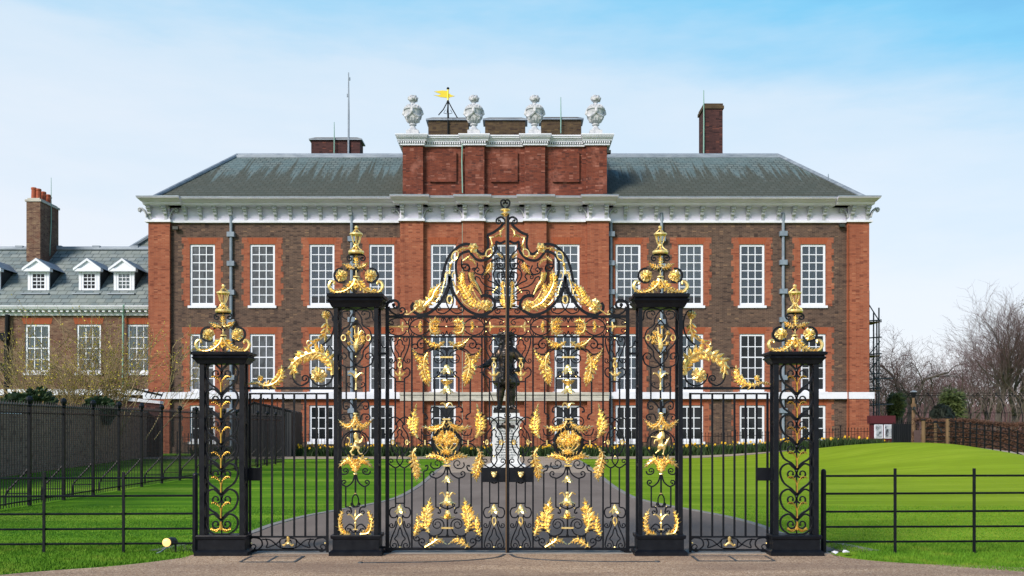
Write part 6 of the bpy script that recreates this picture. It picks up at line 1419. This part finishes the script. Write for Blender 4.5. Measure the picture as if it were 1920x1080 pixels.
t = thing('beech_hedge', (20,60,0), 'low brown beech hedge behind the field gate posts', 'hedge')
hq = [(20.95,50.3,0),(21.7,50,0),(22.4,49.7,0)]; hedge(10000, hq, .4, 0, .85, .065, 8).obj('leaves', M_BEECH, t, recalc=False)
m = M()
for a,b in zip(hq,hq[1:]): a, b = Vector(a), Vector(b); n_ = Vector((0,.3,0)); m.extr([a-n_,b-n_,b+n_,a+n_], (0,0,.7))
m.obj('branches', M_YEW, t)
q = W(1766,0,56); t = thing('clipped_yew', (q.x,56,0), 'dark rounded clipped yew dome behind the field gate', 'topiary')
m = M(); m.lathe((q.x,56,0), [(.7,0),(.78,.6),(.76,1.6),(.68,2.2),(.48,2.6),(.2,2.8),(.01,2.82)], 20); m.obj('core', M_YEW, t, smooth=True)
m = M(); cloud(m, (q.x,56,1.35), (.80,.80,1.50), 6500, .10, 4, .93); m.obj('foliage', M_YEW, t, recalc=False)
def palmish(px, Y, top, bot, wd, lb, seed):
    q = W(px,0,Y); t = thing('palm_tree', (q.x,Y,0), lb, 'palm tree', 'shaggy palms beyond the hedges'); r = random.Random(seed)
    zt, zb = W(0,top,Y).z, W(0,bot,Y).z; wd = wd/F*Y
    m = M(); m.tube([(q.x,Y,0),(q.x+.1,Y,zb),(q.x,Y,zt-.5)], [.25,.2,.16], 7); m.obj('trunk', M_BARK, t)
    m = M()
    for _ in range(230):
        a = r.uniform(0,2*PI); e = r.uniform(-1.0,1.2); z = zb+(zt-zb)*(.2+.6*r.random()); l = wd*.5*r.uniform(.6,1.05); c = Vector((q.x,Y,z)); d = Vector((math.cos(a)*math.cos(e), math.sin(a)*math.cos(e), math.sin(e)*.8)); end = c+d*l
        m.tube([c, c+d*l*.5+Vector((0,0,.1)), end], [.02,.02,.012], 3)
        for k in range(9):
            s_ = Vector((r.gauss(0,1),r.gauss(0,1),r.gauss(0,.8)-.25)).normalized()+d*.8; b_ = c+d*l*.6; f_ = b_+s_.normalized()*l*.5; w_ = s_.orthogonal().normalized()*.04; o = len(m.v); m.v += [tuple(b_),tuple((b_+f_)/2+w_),tuple(f_),tuple((b_+f_)/2-w_)]; m.f.append((o,o+1,o+2,o+3))
    m.obj('crown', M_PALM, t, recalc=False)
palmish(1786, 66, 727, 790, 54, 'shaggy green palm rising above the clipped yew dome', 2); palmish(1681, 64, 735, 786, 40, 'shaggy dark palm behind the notice board', 5)

# ------------------------------------------------------------------ bare trees
def bare_tree(px, Y, top, lb, seed, r0=.3, forks=3, lean=0, fork_at=.25, wob=.10, spread=.55, kids=(7,6,5,3), lim=4, twigmat=None, up=.05, group='bare trees of the park', branchy=1.0):
    rr = random.Random(seed); q = W(px,0,Y); Hh = W(0,top,Y).z; t = thing('bare_tree', (q.x,Y,0), lb, 'tree', group)
    tr, cw = M(), M(); base = Vector((q.x,Y,-.2)); fk = Vector((q.x+lean*.3,Y,Hh*fork_at)); tr.tube([base, base+(fk-base)*.3, fk], [r0*1.35,r0*1.05,r0], 8)
    for i in range(forks):
        a = 2*PI*(i+rr.random()*.5)/forks; d = Vector((math.cos(a)*.38*branchy+lean*.08, math.sin(a)*.38*branchy, 1)); twigs([tr,tr,cw], fk-Vector((0,0,.1)), d, (Hh-fk.z)*rr.uniform(.72,.86), r0*.62, 0, wob, spread, kids, up, 7, rr, lim)
    zs = sorted(v[2] for v in cw.v); k = Hh/max(zs[int(len(zs)*.996)],1); kx = (1+k)/2
    for q_ in (tr, cw): q_.v = [(q.x+(x-q.x)*kx, Y+(y-Y)*kx, z*k) for x,y,z in q_.v]
    tr.obj('trunk', M_BARK, t, smooth=True, recalc=False); cw.obj('crown', twigmat or M_TWIG, t, recalc=False); return t
bare_tree(1870, 94, 546, 'tallest bare tree, several upright limbs rising above the beech hedge', 3, .34, 4, .4, .26, .12, .5, (7,6,4,3), branchy=.7)
bare_tree(1902, 99, 556, 'tall bare tree with dense fine twigs close behind the tallest one', 8, .36, 3, 0, .24, .12, .5, (7,6,4,3), branchy=.7)
bare_tree(1934, 92, 570, 'bare tree cut by the edge of the picture', 12, .3, 3, -.5, .25, .13, .6, (7,5,4,3))
bare_tree(1706, 82, 618, 'gnarled bare tree with a crooked drooping limb behind the lamp post', 17, .30, 3, .5, .38, .24, .75, (6,6,5,3), twigmat=M_TWIG, up=.02, branchy=1.9)
for k,(px,Y,top,lb,sd) in enumerate(((1664,104,634,'slender bare tree just clear of the scaffold tower',31),(1685,108,655,'rounded bare tree behind the gnarled one',32),(1738,112,684,'low purple bare tree in the dip of the skyline',33),(1772,116,690,'lowest purple bare tree, above the clipped yew dome',34),(1800,110,662,'purple bare tree above the shaggy palm',35),(1826,106,625,'purple bare tree to the near side of the tallest tree',36),(1852,112,625,'purple bare tree half hidden by the tallest tree',37),(1905,108,620,'purple bare tree filling the gap between the tall trunks',38))):
    bare_tree(px, Y, top, lb, sd, .2, 4, 0, .2, .13, .62, (7,5,4,2), twigmat=M_TWIGRED if k > 1 else M_TWIG, branchy=1.3)
# the wood beyond: one mass of fine twigs
m = M(); r = random.Random(9)
for i in range(2600):
    x = r.uniform(48,100); y = r.uniform(128,150); z = r.uniform(0,1)**.8*(7.6+1.4*noise.noise(Vector((x*.12,y*.1,3)))); p = Vector((x,y,max(0,z-1.5))); d = Vector((r.gauss(0,.35),r.gauss(0,.3),1)).normalized(); l = r.uniform(1.2,2.8)
    m.tube([p, p+d*l*.5+Vector((r.gauss(0,.15),0,0)), p+d*l], [.05,.035,.01], 3, False)
    for _ in range(4): q = p+d*l*r.uniform(.2,1); e = (d+Vector((r.gauss(0,.7),r.gauss(0,.5),r.gauss(0,.4)))).normalized(); m.tube([q,q+e*r.uniform(.5,1.2)], [.028,.006], 3, False)
tag(m.obj('far_woods', M_TWIGRED, recalc=False), 'low purple mass of bare wood along the skyline', 'woods', kind='stuff')
m = M(); xs_ = [44+3*i for i in range(22)]
for j,(a,b) in enumerate(zip(xs_,xs_[1:])):
    h0 = 5.2+1.2*noise.noise(Vector((a*.13,1,0))); h1 = 5.2+1.2*noise.noise(Vector((b*.13,1,0))); m.quad((a,156,0),(b,156,0),(b,158,h1),(a,158,h0))
tag(m.obj('hill', M_TWIGRED), kind='structure')
# pleached arbour of bent branches
t = thing('pleached_arbour', (34,70,0), 'long arbour of bare branches bent over iron hoops behind the beech hedge', 'arbour')
mb, mh = M(), M(); r = random.Random(4); Ya = 70.0
for i in range(30):
    x = W(1690,0,Ya).x+i*.42*1.0; 
    for s_ in (0,1):
        y = Ya+3.0*s_; lean = r.gauss(.2,.25); pts = [Vector((x,y,0)), Vector((x+lean*.3+r.gauss(0,.08),y,1.2)), Vector((x+lean+r.gauss(0,.1),y+(.25 if not s_ else -.25),2.6)), Vector((x+lean*1.6+r.gauss(0,.15),y+(.9 if not s_ else -.9),3.6)), Vector((x+lean*2.2,Ya+1.5,4.05+r.gauss(0,.08)))]
        mb.tube([Vector(p) for p in cr([tuple(p) for p in pts],3)], .032, 4)
        for _ in range(7):
            q = pts[r.randrange(1,4)]+Vector((0,0,r.uniform(-.3,.5))); d = Vector((r.gauss(0,.6),r.gauss(0,.2),r.uniform(.2,1))).normalized(); mb.tube([q,q+d*.6+Vector((0,0,.05)),q+d*1.2], [.014,.010,.003], 3)
    if i % 3 == 0: mh.tube([Vector((x,Ya,0)),Vector((x,Ya,2.5)),Vector((x,Ya+.5,3.6)),Vector((x,Ya+1.5,4.1)),Vector((x,Ya+2.5,3.6)),Vector((x,Ya+3,2.5)),Vector((x,Ya+3,0))], .03, 5)
for z,yy in ((2.6,0),(1.3,0),(3.9,1.0),(4.1,1.5)): mh.tube([Vector((W(1690,0,Ya).x,Ya+yy-.03,z)),Vector((W(1690,0,Ya).x+12.8,Ya+yy-.03,z))], .028, 4)
mh.obj('hoops', M_DULLIRON, t); mb.obj('branches', M_TWIGPALE, t)
# low evergreen planting in front of the arbour
for (px,Y,z,rad,lb,sd) in ((1690,58,.7,(1.6,.8,.75),'low dark shrubbery behind the dark fence',61),(1815,60,.5,(2.0,.8,.6),'low dark shrubbery between the yew dome and the beech hedge',62)):
    q = W(px,0,Y); t = thing('evergreen_bush', (q.x,Y,0), lb, 'shrub', 'low shrubbery in the garden'); m = M(); cloud(m, (q.x,Y,z), rad, 2200, .2, sd, .4); m.obj('foliage', M_HEDGE, t, recalc=False)

# ------------------------------------------------------------------ camera, sky, sun
cam = bpy.data.cameras.new('Camera'); co = bpy.data.objects.new('Camera', cam); col.objects.link(co); sc.camera = co
cam.sensor_width = 36; cam.lens = F/1920*36; cam.shift_y = (CY-540)/1920; cam.shift_x = -(CX-960)/1920
cam.clip_start = .1; cam.clip_end = 4000; co.location = (0,0,H); co.rotation_euler = (PI/2,0,0)
w = bpy.data.worlds.new('World'); sc.world = w; w.use_nodes = True; nt = w.node_tree; bg = nt.nodes['Background']
EL, AZ = math.radians(33), math.radians(-142)      # low hazy sun behind and to the left of the photographer
sk = N(nt, 'ShaderNodeTexSky'); sk.sky_type = 'NISHITA'; sk.sun_disc = False; sk.sun_elevation = EL; sk.sun_rotation = AZ; sk.dust_density = 2.0; sk.ozone_density = 2.0
tc = N(nt, 'ShaderNodeTexCoord'); sp = N(nt, 'ShaderNodeSeparateXYZ'); L(nt, tc.outputs['Generated'], sp.inputs[0])
mp = N(nt, 'ShaderNodeMapping'); mp.inputs['Scale'].default_value = (1.2,1.2,5.0); L(nt, tc.outputs['Generated'], mp.inputs['Vector'])
cl = noise_(nt, mp.outputs[0], 1.7, 6, .58)
# veil of high haze: thick toward the horizon and toward the left, thin overhead
a1 = N(nt, 'ShaderNodeMath', operation='MULTIPLY_ADD'); L(nt, sp.outputs[0], a1.inputs[0]); a1.inputs[1].default_value = .11; L(nt, sp.outputs[2], a1.inputs[2])
a2 = N(nt, 'ShaderNodeMath', operation='MULTIPLY_ADD'); L(nt, cl, a2.inputs[0]); a2.inputs[1].default_value = -.34; L(nt, a1.outputs[0], a2.inputs[2])
a3 = N(nt, 'ShaderNodeMath', operation='ADD'); L(nt, a2.outputs[0], a3.inputs[0]); a3.inputs[1].default_value = .145
veil = ramp(nt, a3.outputs[0], [(0,(10.2,10.4,10.9)),(.16,(9.3,10.0,10.9)),(.29,(7.5,9.2,10.7)),(.42,(2.7,7.2,10.5)),(.52,(1.5,5.0,9.0)),(.68,(.6,1.9,4.4)),(1,(.35,1.0,2.6))])
L(nt, mix(nt, .85, sk.outputs[0], veil), bg.inputs['Color']); bg.inputs['Strength'].default_value = .1
sun = bpy.data.lights.new('Sun', 'SUN'); sun.energy = 4.5; sun.angle = math.radians(20); sun.color = (1,.89,.80); so = bpy.data.objects.new('Sun', sun); col.objects.link(so)
d = Vector((math.sin(AZ)*math.cos(EL), math.cos(AZ)*math.cos(EL), math.sin(EL))); so.rotation_euler = d.to_track_quat('Z','Y').to_euler()
sc.view_settings.view_transform = 'Standard'; sc.view_settings.look = 'None'; sc.view_settings.exposure = 0; sc.view_settings.gamma = 1
